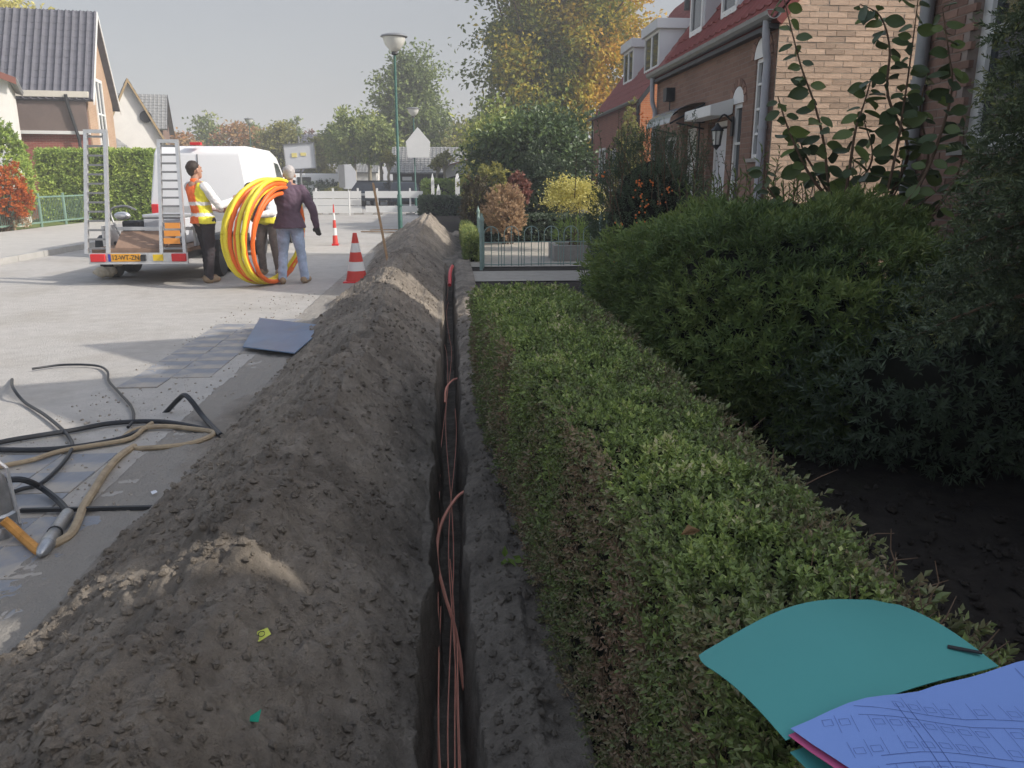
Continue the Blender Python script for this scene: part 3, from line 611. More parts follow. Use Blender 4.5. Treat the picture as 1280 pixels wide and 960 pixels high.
MB().slab((0.6678, 0.9240, 0.8805), (0.7098, 0.9114, 0.8771), (0.7106, 0.9173, 0.8771), (0.6720, 0.9307, 0.8802), .002).build('clip', 'dark', t)
m_plan = mat('plan_paper', (.195, .31, .66), .6, spec=.2, var=.04, scale=3)
t2 = thing('street_plan', 'folded pale blue street plan lying on the teal folder', 'map', (.63, .75, .85))
for k, (dz, dx, m) in enumerate(((0, 0, m_plan), (-.006, -.004, mat('plan_red_edge', (.50, .10, .22), .7)), (-.010, .004, 'tag_w'))):
    g = bent((.388 + dx, .785 + dx, .872), (.760, .886, .880), (.89, .504, .891), (.521 + dx * 3, .504, .857), 14, 10, lambda u, v: dz + .0035 * abs(((u * 3.0 + .25) % 1) - .5) * 2 + .003 * abs(((v * 2.0 + .3) % 1) - .5) * 2 + .012 * sin(pi * min(1, u * 2)) * (1 - v) + .010 * (1 - u) ** 3 * sin(pi * v))
    sheet_patch(g, m, 'map_sheet', t2, .0006)

_g = bent((.388, .785, .872), (.760, .886, .880), (.89, .504, .891), (.521, .504, .857), 14, 10, lambda u, v: .0035 * abs(((u * 3.0 + .25) % 1) - .5) * 2 + .003 * abs(((v * 2.0 + .3) % 1) - .5) * 2 + .012 * sin(pi * min(1, u * 2)) * (1 - v) + .010 * (1 - u) ** 3 * sin(pi * v))
def on_plan(u, v):
    u, v = min(.999, max(.0, u)) * 14, min(.999, max(.0, v)) * 10; i, j = int(u), int(v); a, b_ = u - i, v - j
    return _g[j][i] * ((1 - a) * (1 - b_)) + _g[j][i + 1] * (a * (1 - b_)) + _g[j + 1][i] * ((1 - a) * b_) + _g[j + 1][i + 1] * (a * b_) + Vector((0, 0, .0006))
pl_, pr_r = MB(), random.Random(11)
def ink(pts, w):
    P = []
    for (a, b_), (c, d_) in zip(pts[:-1], pts[1:]):
        n = max(2, int(14 * max(abs(c - a), abs(d_ - b_)))); P += [on_plan(a + (c - a) * k / n, b_ + (d_ - b_) * k / n) for k in range(n)]
    P.append(on_plan(*pts[-1])); vs = []
    for i, p in enumerate(P): d = (P[min(i + 1, len(P) - 1)] - P[max(i - 1, 0)]).normalized(); q = Vector((-d.y, d.x, 0)) * w / 2; vs += [p - q, p + q]
    pl_.add(vs, [(2 * i, 2 * i + 2, 2 * i + 3, 2 * i + 1) for i in range(len(P) - 1)])
def turned(u, v, a=.42, c=(.5, .45)): x, y = u - c[0], v - c[1]; return (c[0] + x * cos(a) - y * sin(a), c[1] + x * sin(a) + y * cos(a))
inside = lambda q: .02 < q[0] < .98 and .02 < q[1] < .98
for off, bend in ((-.28, .05), (.02, -.04), (.36, .06)):                # streets: pairs of gently curved lines, parcels and house outlines along them
    for e in (-.022, .022):
        run = [turned(k / 12 * 1.3 - .15, .45 + off + e + bend * sin(k / 12 * pi)) for k in range(13)]; ink([q for q in run if inside(q)], .00075)
    for k in range(26):
        x = -.1 + k * .048; y = .45 + off + bend * sin((x + .15) / 1.3 * pi)
        for sd in (-1, 1):
            q0, q1 = turned(x, y + sd * .024), turned(x, y + sd * .11)
            if inside(q0) and inside(q1): ink([q0, q1], .0004)
            h0 = [turned(x + a, y + sd * b_) for a, b_ in ((.008, .045), (.036, .045), (.036, .075), (.008, .075), (.008, .045))]
            if all(map(inside, h0)) and pr_r.random() < .8: ink(h0, .0005)
for u in (.22, .70):
    for e in (-.016, .016): run = [turned(u + e, -.1 + k * .12) for k in range(11)]; ink([q for q in run if inside(q)], .0007)
pl_.build('printed_plan', mat('plan_ink', (.075, .11, .30), .7), t2)['kind'] = 'stuff'

# ------------------------------------------------------------------ houses
def at(px, py, z=None, Y=None, X=None):
    """the point of the real place seen at a photo pixel, at a known height / distance along the street / offset"""
    u = (px - 640) / 1000; v = (480 - py) / 1000; p = radians(14.306); w = radians(4.322)
    b = cos(p) + v * sin(p); c = -sin(p) + v * cos(p); r = Vector((u * cos(w) + b * sin(w), -u * sin(w) + b * cos(w), c))
    t = (z - CAM_H) / r.z if z is not None else (Y / r.y if Y is not None else X / r.x)
    return r * t + Vector((0, 0, CAM_H))
def wall_panel(mb, P0, U, L, H, ops, N, depth=.14):
    """plane wall with real openings and reveals. ops: (u0,u1,z0,z1)"""
    P0, U, N = Vector(P0), Vector(U), Vector(N); Zv = Vector((0, 0, 1))
    us = sorted({0, L, *[o[0] for o in ops], *[o[1] for o in ops]}); zs = sorted({0, H, *[o[2] for o in ops], *[o[3] for o in ops]})
    flip = U.cross(Zv).dot(N) < 0
    def q(a, b, c, d): mb.add([a, b, c, d], [(0, 1, 2, 3) if not flip else (3, 2, 1, 0)])
    pt = lambda u, z, k=0: P0 + U * u + Zv * z - N * k
    for i in range(len(us) - 1):
        for j in range(len(zs) - 1):
            cu, cz = (us[i] + us[i + 1]) / 2, (zs[j] + zs[j + 1]) / 2
            if any(o[0] < cu < o[1] and o[2] < cz < o[3] for o in ops): continue
            q(pt(us[i], zs[j]), pt(us[i + 1], zs[j]), pt(us[i + 1], zs[j + 1]), pt(us[i], zs[j + 1]))
    for u0, u1, z0, z1 in ops:
        q(pt(u0, z0), pt(u0, z0, depth), pt(u0, z1, depth), pt(u0, z1)) if False else None
        mb.add([pt(u0, z0), pt(u0, z0, depth), pt(u0, z1, depth), pt(u0, z1)], [(0, 1, 2, 3)]); mb.add([pt(u1, z0), pt(u1, z1), pt(u1, z1, depth), pt(u1, z0, depth)], [(0, 1, 2, 3)])
        mb.add([pt(u0, z1), pt(u0, z1, depth), pt(u1, z1, depth), pt(u1, z1)], [(0, 1, 2, 3)]); mb.add([pt(u0, z0), pt(u1, z0), pt(u1, z0, depth), pt(u0, z0, depth)], [(0, 1, 2, 3)])
def window(house, P0, U, N, u0, u1, z0, z1, depth=.10, fr=.06, cols=1, rows=1, frame='white', pane='glass', name='window', sill=True, backing=None):
    P0, U, N = Vector(P0), Vector(U), Vector(N); Zv = Vector((0, 0, 1)); pt = lambda u, z, k: P0 + U * u + Zv * z - N * k
    mb = MB()
    def bar(a0, b0, a1, b1, d0=0.0, d1=.07): mb.slab(pt(a0, b0, depth - d0), pt(a1, b0, depth - d0), pt(a1, b1, depth - d0), pt(a0, b1, depth - d0), d1) if U.cross(Zv).dot(N) > 0 else mb.slab(pt(a1, b0, depth - d0), pt(a0, b0, depth - d0), pt(a0, b1, depth - d0), pt(a1, b1, depth - d0), d1)
    bar(u0, z0, u0 + fr, z1); bar(u1 - fr, z0, u1, z1); bar(u0 + fr, z1 - fr, u1 - fr, z1); bar(u0 + fr, z0, u1 - fr, z0 + fr)
    for i in range(1, cols): m = u0 + (u1 - u0) * i / cols; bar(m - fr * .4, z0 + fr, m + fr * .4, z1 - fr, -.005)
    for j in range(1, rows): m = z0 + (z1 - z0) * j / rows; bar(u0 + fr, m - fr * .3, u1 - fr, m + fr * .3, -.007)
    w = mb.build(name, frame, house)
    pn = MB(); k = depth + .035; a = [pt(u0 + fr * .5, z0 + fr * .5, k), pt(u1 - fr * .5, z0 + fr * .5, k), pt(u1 - fr * .5, z1 - fr * .5, k), pt(u0 + fr * .5, z1 - fr * .5, k)]
    pn.prism(a, -N * .02); pn.build('pane', pane, w)
    if sill:
        sb = MB(); c0, c1 = pt(u0 - .04, z0 - .045, -.04), pt(u1 + .04, z0 - .003, depth - .005)
        sb.box(min(c0.x, c1.x), min(c0.y, c1.y), min(c0.z, c1.z), max(c0.x, c1.x), max(c0.y, c1.y), max(c0.z, c1.z)); sb.build('sill', 'concrete', w)
    return w
def roof_slope(house, e0, e1, r1, r0, m, name='roof', th=.06, tw=.26, tl=.33, over=.0, rows=None, ribs=1.0):
    """e0,e1 along the eave, r0,r1 along the ridge: a deck plus rows of lapped tiles as real geometry"""
    e0, e1, r0, r1 = map(Vector, (e0, e1, r0, r1)); nrm = (e1 - e0).cross(r0 - e0).normalized()
    if nrm.z < 0: nrm = -nrm
    d = MB(); d.prism([e0, e1, r1, r0], -nrm * .08); dk = d.build(name, m, house)
    L = (e1 - e0).length; Sl = (r0 - e0).length; nc = max(1, round(L / tw)); nr = rows or max(1, round(Sl / tl)); U = (e1 - e0) / nc; T = (r0 - e0) / nr
    prof = [(0.0, .012), (.18, .035), (.36, .012), (.62, .004), (.86, .004), (1.0, .012)]; vs = []; fs = []
    u = np.array([p[0] for p in prof]); hh = np.array([p[1] for p in prof]) * ribs; k = len(prof); lf = .024 / ribs
    U_, T_, N_, E_ = (np.array(q) for q in (U, T, nrm, e0))
    for j in range(nr):
        for i in range(nc):
            o = len(vs); b = E_ + U_ * i + T_ * j
            for (t, lift) in ((0.0, lf), (0.0, .0), (1.02, .0)):
                for a in range(k): vs.append(b + U_ * u[a] + T_ * t + N_ * (hh[a] + lift if t == 0 and lift else (hh[a] * .0 - .004 if t == 0 else hh[a] + .0)))
            for a in range(k - 1): fs.append((o + a, o + a + 1, o + 2 * k + a + 1, o + 2 * k + a)); fs.append((o + k + a, o + k + a + 1, o + a + 1, o + a))
    off = np.array(LOC[house.name]) ; me = np_mesh('roof_tiles', np.array(vs) - off, np.array(fs), MT[m], smooth=False)
    ob = link('roof_tiles', me, dk); ob['kind'] = 'stuff'; return dk
def gutter(house, p0, p1, out, r=.07, m='zinc'):
    p0, p1, out = Vector(p0), Vector(p1), Vector(out); mb = MB(); n = 7; vs = []
    for p in (p0, p1):
        for i in range(n): a = pi * i / (n - 1); vs.append(p + out * (r - r * cos(a)) - Vector((0, 0, r * sin(a))))
        for i in range(n - 1, -1, -1): a = pi * i / (n - 1); vs.append(p + out * (r - (r - .008) * cos(a)) - Vector((0, 0, (r - .008) * sin(a))))
    k = 2 * n; fs = [(i, (i + 1) % k, (i + 1) % k + k, i + k) for i in range(k)] + [tuple(range(k - 1, -1, -1)), tuple(range(k, 2 * k))]
    mb.add(vs, fs); nb = max(2, int((p1 - p0).length / .6))
    for i in range(nb + 1):
        q = p0.lerp(p1, i / nb); mb.bar(q + out * .0 + Vector((0, 0, .004)), q + out * (2 * r) + Vector((0, 0, .004)), .02, .006)
    return mb.build('gutter', m, house)
def brick_field(parent, P0, U, N, uw, z0, z1, m, keep, limit=300, bw=.215, bh=.0625, seed=3, skip=lambda u, z: False):
    """running-bond bricks standing proud of the mortar: the first `limit` that `keep` ranks best as objects, the rest as one part"""
    P0, U, N = Vector(P0), Vector(U), Vector(N); r2 = random.Random(seed); cells = []; j = 0; z = z0
    while z + bh <= z1 + 1e-6:
        u = -bw * .5 * (j % 2); lo, hi = uw(z + bh * .5)
        while u < hi:
            a, b = max(u, lo), min(u + bw, hi)
            if b - a > .05 and not skip((a + b) / 2, z + bh / 2): cells.append((a, b, z))
            u += bw
        z += bh; j += 1
    cells.sort(key=lambda c: keep((c[0] + c[1]) / 2, c[2])); full = None; off = LOC[parent.name]
    bx, by = U, N
    def vtx(l, h, pr): return [(P := (U * a + Vector((0, 0, b)) + N * c)) for c in (-.03, pr) for b in (-h / 2, h / 2) for a in (-l / 2, l / 2)]
    F = [(0, 2, 3, 1), (4, 5, 7, 6), (0, 1, 5, 4), (2, 6, 7, 3), (0, 4, 6, 2), (1, 3, 7, 5)]
    if U.cross(Vector((0, 0, 1))).dot(N) < 0: F = [tuple(reversed(f)) for f in F]
    meshes = {}
    rest = MB()
    for n, (a, b, zz) in enumerate(cells):
        l = round(b - a - .010, 3); c = P0 + U * ((a + b) / 2) + Vector((0, 0, zz + bh / 2)) + N * r2.uniform(-.003, .003)
        if n < limit:
            if l not in meshes:
                me = bpy.data.meshes.new('brick'); me.from_pydata(vtx(l, bh - .011, .006), [], F); me.materials.append(MT[m]); meshes[l] = me
            o = bpy.data.objects.new('brick', meshes[l]); COL.objects.link(o); o.parent = parent; o.location = c - off
            o.rotation_euler = Vector((0, 0, 0)); LOC[o.name] = c
        else: rest.add([c + q for q in vtx(l, bh - .011, .006)], F)
    if rest.v: rest.build('bricks', m, parent)['kind'] = 'stuff'

# --- house with the lit side gable (right, middle) : facade on x=XA, near gable on y=YA0
XA, YA0, YA1, EA, PA = 3.6, 9.13, 14.4, 3.2, radians(54)
A = thing('brick_house', 'brick house with sunlit side gable, zinc gutter and red tiled roof', 'house', (XA + 3, 12, 0))
RAx = XA + 2.7; RAz = EA + 2.7 * tan(PA)
fac = MB(); U, N = (0, 1, 0), (-1, 0, 0); P0 = (XA, YA0, 0)
opsA = [(.26, .62, 1.75, 2.86), (.98, 1.30, .05, 2.42), (1.50, 2.30, .05, 2.27), (2.82, 3.6, .05, 2.26), (3.9, 4.95, .8, 2.2)]
wall_panel(fac, P0, U, YA1 - YA0, EA, opsA, N, .13)
fac.add([(XA, YA1, 0), (XA + 5.4, YA1, 0), (XA + 5.4, YA1, EA), (RAx, YA1, RAz), (XA, YA1, EA)], [(4, 3, 2, 1, 0)]).add([(XA + 5.4, YA0 + .02, 0), (XA + 5.4, YA1, 0), (XA + 5.4, YA1, EA), (XA + 5.4, YA0 + .02, EA)], [(0, 1, 2, 3)])
fac.box(XA + .30, YA0 + .3, 0.02, XA + .34, YA1 - .1, EA - .05)
fw = fac.build('facade_wall', 'facade', A)
gw = MB(); gw.prism([(XA, YA0, 0), (XA + 5.4, YA0, 0), (XA + 5.4, YA0, EA), (RAx, YA0, RAz), (XA, YA0, EA)], (0, .02, 0)); gwo = gw.build('gable_wall', 'mortar', A)
def widthA(z): return (0.0, 5.4) if z < EA else ((z - EA) / tan(PA), 5.4 - (z - EA) / tan(PA))
brick_field(gwo, (XA, YA0, 0), (1, 0, 0), (0, -1, 0), widthA, .02, RAz, 'brick', lambda u, z: abs(z - 3.2) + max(0, u - 1.95) * 9)
wA = window(A, P0, U, N, *opsA[0], depth=.02, fr=.045, rows=4)
window(A, P0, U, N, *opsA[1], depth=.02, fr=.05, rows=5, sill=False, name='side_light')
for k, (o, lab) in enumerate(((opsA[2], 'white front door under the shutter box'), (opsA[3], 'white panelled door under the glass canopy'))):
    d = window(A, P0, U, N, *o, depth=.10, fr=.07, rows=1, sill=False, name='door', pane='white' if k else 'glass'); d['label'] = lab
    if k == 0:
        bl = MB(); u0, u1, z0, z1 = o
        for i in range(11): uu = u0 + .09 + i * (u1 - u0 - .18) / 10; bl.slab((XA + .128, YA0 + uu - .028, z0 + .1), (XA + .128, YA0 + uu - .028, z1 - .1), (XA + .118, YA0 + uu + .028, z1 - .1), (XA + .118, YA0 + uu + .028, z0 + .1), .004)
        bl.build('blind', 'offwhite', d)
    hb = MB(); yy = YA0 + o[0] + .12; hb.tube([(XA + .03, yy, 1.05), (XA - .0, yy, 1.05), (XA - .0, yy + .1, 1.05)], .01, 6); hb.build('handle', 'steel', d)
window(A, P0, U, N, *opsA[4], depth=.10, fr=.06, cols=2)
# brick arches and lintels over the openings
for (u0, u1, z0, z1) in opsA[:2]:
    cy = YA0 + (u0 + u1) / 2; r = (u1 - u0) / 2 + .06; ar = MB()
    for i in range(9):
        a0, a1 = pi * i / 9 + .03, pi * (i + 1) / 9 - .03
        ar.prism([(XA - .012, cy + cos(a) * q, z1 + sin(a) * q * .95 + .0) for a, q in ((a0, r), (a1, r), (a1, r + .09), (a0, r + .09))], (.06, 0, 0))
    ar.build('brick_arch', 'brickB', A)['kind'] = 'stuff'; r -= .01
    MB().prism([(XA - .006, cy + cos(pi * i / 10) * r, z1 + .002 + sin(pi * i / 10) * r * .95) for i in range(11)], (.03, 0, 0)).build('arch_infill', 'white', A)
sh = MB(); sh.prism([(XA - .005, YA0 + 1.3, 2.5), (XA - .30, YA0 + 1.3, 2.42), (XA - .30, YA0 + 1.3, 2.29), (XA - .05, YA0 + 1.3, 2.29), (XA - .005, YA0 + 1.3, 2.32)], (0, 1.15, 0)); sh.build('shutter_box', 'white', A, bevel=.008)
ca = MB(); pr = [(XA - .5 + .5 * (1 - cos(a)), 2.28 + .28 * sin(a)) for a in np.linspace(0, pi / 2, 7)]
for i in range(6): ca.add([(pr[i][0], YA0 + 2.5, pr[i][1]), (pr[i + 1][0], YA0 + 2.5, pr[i + 1][1]), (pr[i + 1][0], YA0 + 3.9, pr[i + 1][1]), (pr[i][0], YA0 + 3.9, pr[i][1])], [(0, 1, 2, 3)])
mcan = mat('smoked_acrylic', (.22, .25, .27), .15, spec=.7); ca.build('door_canopy', mcan, A, smooth=True)
br_ = MB()
for yy in (YA0 + 2.5, YA0 + 3.9): br_.tube([(XA - .0, yy, 2.54), (XA - .49, yy, 2.27)], .014, 6); br_.tube([(XA - .0, yy, 2.2), (XA - .4, yy, 2.28)], .012, 6)
br_.build('canopy_bracket', 'dark', A)
MB().box(XA - .12, YA0 + 2.45, 2.28, XA - .004, YA0 + 2.62, 2.46).box(XA - .07, YA0 + 2.5, 1.2, XA - .05, YA0 + 2.52, 2.28).build('alarm_box', 'dark', A)
MB().box(XA - .14, YA0 + 4.1, 2.72, XA - .004, YA0 + 4.3, 2.92).box(XA - .06, YA0 + 4.19, 2.45, XA - .045, YA0 + 4.21, 2.72).build('spotlight', 'dark', A)
# carriage lamp
ln = MB(); lx, ly, lz = XA - .20, YA0 + 1.28, 1.98
lnp = MB().tube(catmull([(XA - .0, ly, lz + .22), (XA - .12, ly, lz + .32), (XA - .2, ly, lz + .24)], 5), .011, 6).box(XA - .02, ly - .04, lz + .06, XA - .004, ly + .04, lz + .3).lathe([(.01, .22), (.03, .19), (.085, .13), (.075, .12)], (lx, ly, lz), 6).lathe([(.05, -.06), (.055, -.045), (.02, -.09), (.005, -.11)], (lx, ly, lz), 6)
for i in range(6): a = 2 * pi * i / 6; lnp.tube([(lx + .07 * cos(a), ly + .07 * sin(a), lz + .125), (lx + .05 * cos(a), ly + .05 * sin(a), lz - .05)], .006, 4)
lw = lnp.build('wall_lantern', 'dark', A); MB().lathe([(.04, -.045), (.064, .12)], (lx, ly, lz), 6).build('lantern_glass', 'milk', lw)
# roof, gutter, downpipe
roof_slope(A, (XA - .05, YA0 - .04, EA - .02), (XA - .05, YA1 + .04, EA - .02), (RAx, YA1 + .04, RAz + .06), (RAx, YA0 - .04, RAz + .06), 'tileA')
roof_slope(A, (XA + 5.45, YA1 + .04, EA - .02), (XA + 5.45, YA0 - .04, EA - .02), (RAx, YA0 - .04, RAz + .06), (RAx, YA1 + .04, RAz + .06), 'tileA')
MB().box(XA - .10, YA0 + .0, EA - .10, XA - .003, YA1 - .0, EA - .05).build('soffit', 'dark', A)
gutter(A, (XA - .02, YA0 - .10, EA + .06), (XA - .02, YA1 + .10, EA + .06), (-1, 0, 0), .085)
dp = MB(); dp.tube(catmull([(XA - .11, YA0 + .08, EA - .0), (XA - .11, YA0 + .08, EA - .14), (XA - .09, YA0 + .1, EA - .3), (XA - .06, YA0 + .12, EA - .42), (XA - .06, YA0 + .12, EA - .6)], 5), .042, 10)
dp.tube([(XA - .06, YA0 + .12, EA - .58), (XA - .06, YA0 + .12, 0)], .046, 10).tube([(XA - .06, YA0 + .12, EA - 1.1), (XA - .06, YA0 + .12, EA - 1.14)], .054, 10).tube([(XA - .06, YA0 + .12, 1.0), (XA - .06, YA0 + .12, .96)], .054, 10)
dp.build('downpipe', 'pipe', A, smooth=True)
dp = MB(); dp.tube(catmull([(XA - .11, YA1 - .1, EA - .0), (XA - .11, YA1 - .1, EA - .2), (XA - .10, YA1 - .1, EA - .4), (XA - .05, YA1 - .1, EA - .55), (XA - .05, YA1 - .1, EA - .7)], 4), .04, 8); dp.tube([(XA - .05, YA1 - .1, EA - .68), (XA - .05, YA1 - .1, 0)], .04, 8); dp.build('downpipe', 'pipe', A, smooth=True)
def dormer(house, x0, y0, y1, z0, z1, pitch, ex, ez, m='offwhite', wins=1, flat=.16):
    """flat roofed box dormer: front at x0, dying into the slope that starts at (ex,ez)"""
    xb = ex + (z1 - ez) / tan(pitch); mb = MB(); zf = ez + (x0 - ex) * tan(pitch) - .1
    z0 = max(z0, zf); ch = [(x0, z0 - .05), (x0, z1), (xb, z1)]
    for y in (y0, y1 - .05): mb.prism([(a, y, b) for a, b in ch], (0, .05, 0))
    mb.box(x0 + .003, y0 + .05, z0 - .02, x0 + .05, y1 - .05, z0 + .12)
    d = mb.build('dormer', m, house)
    MB().box(x0 - .14, y0 - .10, z1 + .002, xb + .1, y1 + .10, z1 + flat).build('dormer_roof', 'offwhite', d, bevel=.01)
    n = wins; wy = (y1 - y0 - .1) / n
    for i in range(n):
        w = MB(); a, b = y0 + .05 + i * wy, y0 + .05 + (i + 1) * wy
        for q in ((a, z0 + .12, a + .06, z1), (b - .06, z0 + .12, b, z1), (a + .06, z1 - .08, b - .06, z1), (a + .06, z0 + .12, b - .06, z0 + .2)): w.box(x0 - .03, q[0], q[1], x0 + .03, q[2], q[3] - .002)
        wo_ = w.build('window', 'white', d)
        # pane set in the frame (part of the window's own mesh level is used up, so it is a sibling)
        MB().box(x0 + .0, a + .05, z0 + .19, x0 + .012, b - .05, z1 - .07).build('window_pane', 'glass', d)
    return d
dormer(A, 3.93, 12.95, 13.7, 3.6, 4.95, PA, XA, EA); dormer(A, 3.93, 11.4, 12.15, 3.6, 4.95, PA, XA, EA)

# --- nearest house, brown brick facade in shade, cut by the right picture edge
XB, YB0, YB1, EB = 3.7, 1.02, 6.45, 3.95
B = thing('brick_house', 'brown brick house nearest on the right, in shade behind the fir', 'house', (XB + 3, 4, 0))
opB = [(YB1 - 5.85, YB1 - 4.5, 1.72, 3.3), (3.0, 4.2, .9, 3.2)]
PB, UB, NB = (XB, YB1, 0), (0, -1, 0), (-1, 0, 0)
fb = MB(); wall_panel(fb, PB, UB, YB1 - YB0, EB, opB, NB, .13)
fb.add([(XB, YB1, 0), (XB + 6, YB1, 0), (XB + 6, YB1, EB), (XB, YB1, EB)], [(3, 2, 1, 0)]).add([(XB, YB0, 0), (XB + 6, YB0, 0), (XB + 6, YB0, EB), (XB, YB0, EB)], [(0, 1, 2, 3)]).add([(XB + 6, YB1, 0), (XB + 6, YB0, 0), (XB + 6, YB0, EB), (XB + 6, YB1, EB)], [(0, 1, 2, 3)])
fb.box(XB + .4, YB0 + .1, .02, XB + .45, YB1 - .1, EB - .05)
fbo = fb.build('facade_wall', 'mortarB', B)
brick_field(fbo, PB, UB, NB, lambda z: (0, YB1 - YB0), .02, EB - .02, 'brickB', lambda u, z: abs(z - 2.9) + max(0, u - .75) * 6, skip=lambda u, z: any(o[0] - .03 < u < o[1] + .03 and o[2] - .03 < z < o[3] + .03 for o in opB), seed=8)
window(B, PB, UB, NB, *opB[0], depth=.08, fr=.09, cols=2, rows=2); window(B, PB, UB, NB, *opB[1], depth=.08, fr=.08, cols=2)
dp = MB(); dp.tube([(XB - .06, YB1 - .12, EB + .1), (XB - .06, YB1 - .12, 0)], .05, 10); dp.tube([(XB - .06, YB1 - .12, 2.2), (XB - .06, YB1 - .12, 2.25)], .06, 10); dp.build('downpipe', 'zinc', B, smooth=True)
gutter(B, (XB - .02, YB0, EB + .04), (XB - .02, YB1, EB + .04), (-1, 0, 0), .08)
roof_slope(B, (XB - .03, YB1, EB + .02), (XB - .03, YB0, EB + .02), (XB + 3, YB0, EB + 1.55), (XB + 3, YB1, EB + 1.55), 'tileA')
roof_slope(B, (XB + 6.03, YB0, EB + .02), (XB + 6.03, YB1, EB + .02), (XB + 3, YB1, EB + 1.55), (XB + 3, YB0, EB + 1.55), 'tileA')
for yc in (5.45, 3.85, 2.25):  # unseen gables, shaped to cast pointed shadows on the street
    g_ = MB(); g_.prism([(XB + .02, yc - .75, EB + .1), (XB + .02, yc + .75, EB + .1), (XB + .02, yc, EB + .95)], (1.6, 0, 0)); g_.build('street_gable', 'brickB', B)
    MB().box(XB - .03, yc - .22, EB + .15, XB + .017, yc + .22, EB + .5).build('gable_window', 'white', B)
for yy, nm in ((YB0, 1), (YB1, 0)):
    g_ = MB(); g_.prism([(XB, yy - (.02 if not nm else 0), EB), (XB + 6, yy - (.02 if not nm else 0), EB), (XB + 3, yy - (.02 if not nm else 0), EB + 1.5)], (0, .02, 0)); g_.build('end_gable', 'brickB', B)

def turn_about(o, px, py, ang):
    d = Vector((o.location.x - px, o.location.y - py, 0)); c, s_ = cos(ang), sin(ang)
    o.location = (px + d.x * c - d.y * s_, py + d.x * s_ + d.y * c, o.location.z); o.rotation_euler.z += ang
def gable_house(name, label, x0, y0, x1, y1, eave, pitch, ridge='y', walls=('render', 'render'), tile='tileA', verge='white', over=.12, cat='house', ribs=1.0):
    """ridge along x or y; walls = (material of faces across x, across y)"""
    h = thing(name, label, cat, ((x0 + x1) / 2, (y0 + y1) / 2, 0))
    side = lambda *a: MB().box(*a).build('side_wall', walls[0], h); front = lambda *a: MB().box(*a).build('front_wall', walls[1], h)
    k = over; ez = eave - k * tan(pitch) + .02
    if ridge == 'y':
        mx_ = (x0 + x1) / 2; rz = eave + (x1 - x0) / 2 * tan(pitch); zr = rz + .09
        for y, d in ((y0, .05), (y1, -.05)): MB().prism([(x0, y, 0), (x1, y, 0), (x1, y, eave), (mx_, y, rz), (x0, y, eave)], (0, d, 0)).build('gable_wall', walls[1], h)
        side(x0, y0 + .051, 0, x0 + .1, y1 - .051, eave - .003); side(x1 - .1, y0 + .051, 0, x1, y1 - .051, eave - .003)
        roof_slope(h, (x0 - k, y0 - k, ez), (x0 - k, y1 + k, ez), (mx_, y1 + k, zr), (mx_, y0 - k, zr), tile, ribs=ribs); roof_slope(h, (x1 + k, y1 + k, ez), (x1 + k, y0 - k, ez), (mx_, y0 - k, zr), (mx_, y1 + k, zr), tile, ribs=ribs)
        for xs_ in (x0 - k, x1 + k): MB().prism([(xs_, y0 - k - .035, ez - .17), (xs_, y0 - k - .035, ez + .03), (mx_, y0 - k - .035, zr + .03), (mx_, y0 - k - .035, zr - .17)], (0, .03, 0)).build('verge_board', verge, h)
    else:
        my = (y0 + y1) / 2; rz = eave + (y1 - y0) / 2 * tan(pitch); zr = rz + .09
        for x, d in ((x0, .05), (x1, -.05)): MB().prism([(x, y0, 0), (x, y1, 0), (x, y1, eave), (x, my, rz), (x, y0, eave)], (d, 0, 0)).build('gable_wall', walls[0], h)
        front(x0 + .051, y0, 0, x1 - .051, y0 + .1, eave - .003); front(x0 + .051, y1 - .1, 0, x1 - .051, y1, eave - .003)
        roof_slope(h, (x1 + k, y0 - k, ez), (x0 - k, y0 - k, ez), (x0 - k, my, zr), (x1 + k, my, zr), tile, ribs=ribs); roof_slope(h, (x0 - k, y1 + k, ez), (x1 + k, y1 + k, ez), (x1 + k, my, zr), (x0 - k, my, zr), tile, ribs=ribs)
        for ys_ in (y0 - k, y1 + k): MB().prism([(x1 + k + .005, ys_, ez - .17), (x1 + k + .005, ys_, ez + .03), (x1 + k + .005, my, zr + .03), (x1 + k + .005, my, zr - .17)], (.03, 0, 0)).build('verge_board', verge, h)
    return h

Nb = gable_house('brick_house', 'added brick house behind the camera, out of view, shading the near ground', 3.72, -4.5, 9.7, .30, 3.95, radians(15), 'y', ('facade', 'brickB'), 'tileA', 'dark', .02)  # unseen house added to shade the heap, its gap leaving one lit stripe

# --- house with the orange gable beyond
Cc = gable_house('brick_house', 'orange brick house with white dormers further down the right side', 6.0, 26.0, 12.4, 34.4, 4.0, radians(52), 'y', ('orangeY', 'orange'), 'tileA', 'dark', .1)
gutter(Cc, (5.88, 25.9, 3.93), (5.88, 34.5, 3.93), (-1, 0, 0), .08)
MB().tube([(5.93, 26.1, 3.85), (5.95, 26.1, 0)], .045, 8).build('downpipe', 'dark', Cc); MB().tube([(5.93, 34.3, 3.85), (5.95, 34.3, 0)], .045, 8).build('downpipe', 'dark', Cc)
dormer(Cc, 6.75, 26.9, 28.9, 4.9, 6.15, radians(52), 6.0, 4.0, 'offwhite', 2, .3); dormer(Cc, 6.75, 30.6, 32.3, 4.9, 6.15, radians(52), 6.0, 4.0, 'offwhite', 2, .3)
for (y0_, y1_, z0_, z1_) in ((27.4, 28.6, 1.1, 2.6), (29.6, 30.6, 1.1, 2.6), (31.6, 32.8, .2, 2.7)):
    window(Cc, (5.99, 26, 0), (0, 1, 0), (-1, 0, 0), y0_ - 26, y1_ - 26, z0_, z1_, depth=-.04, fr=.08, cols=2, sill=False)
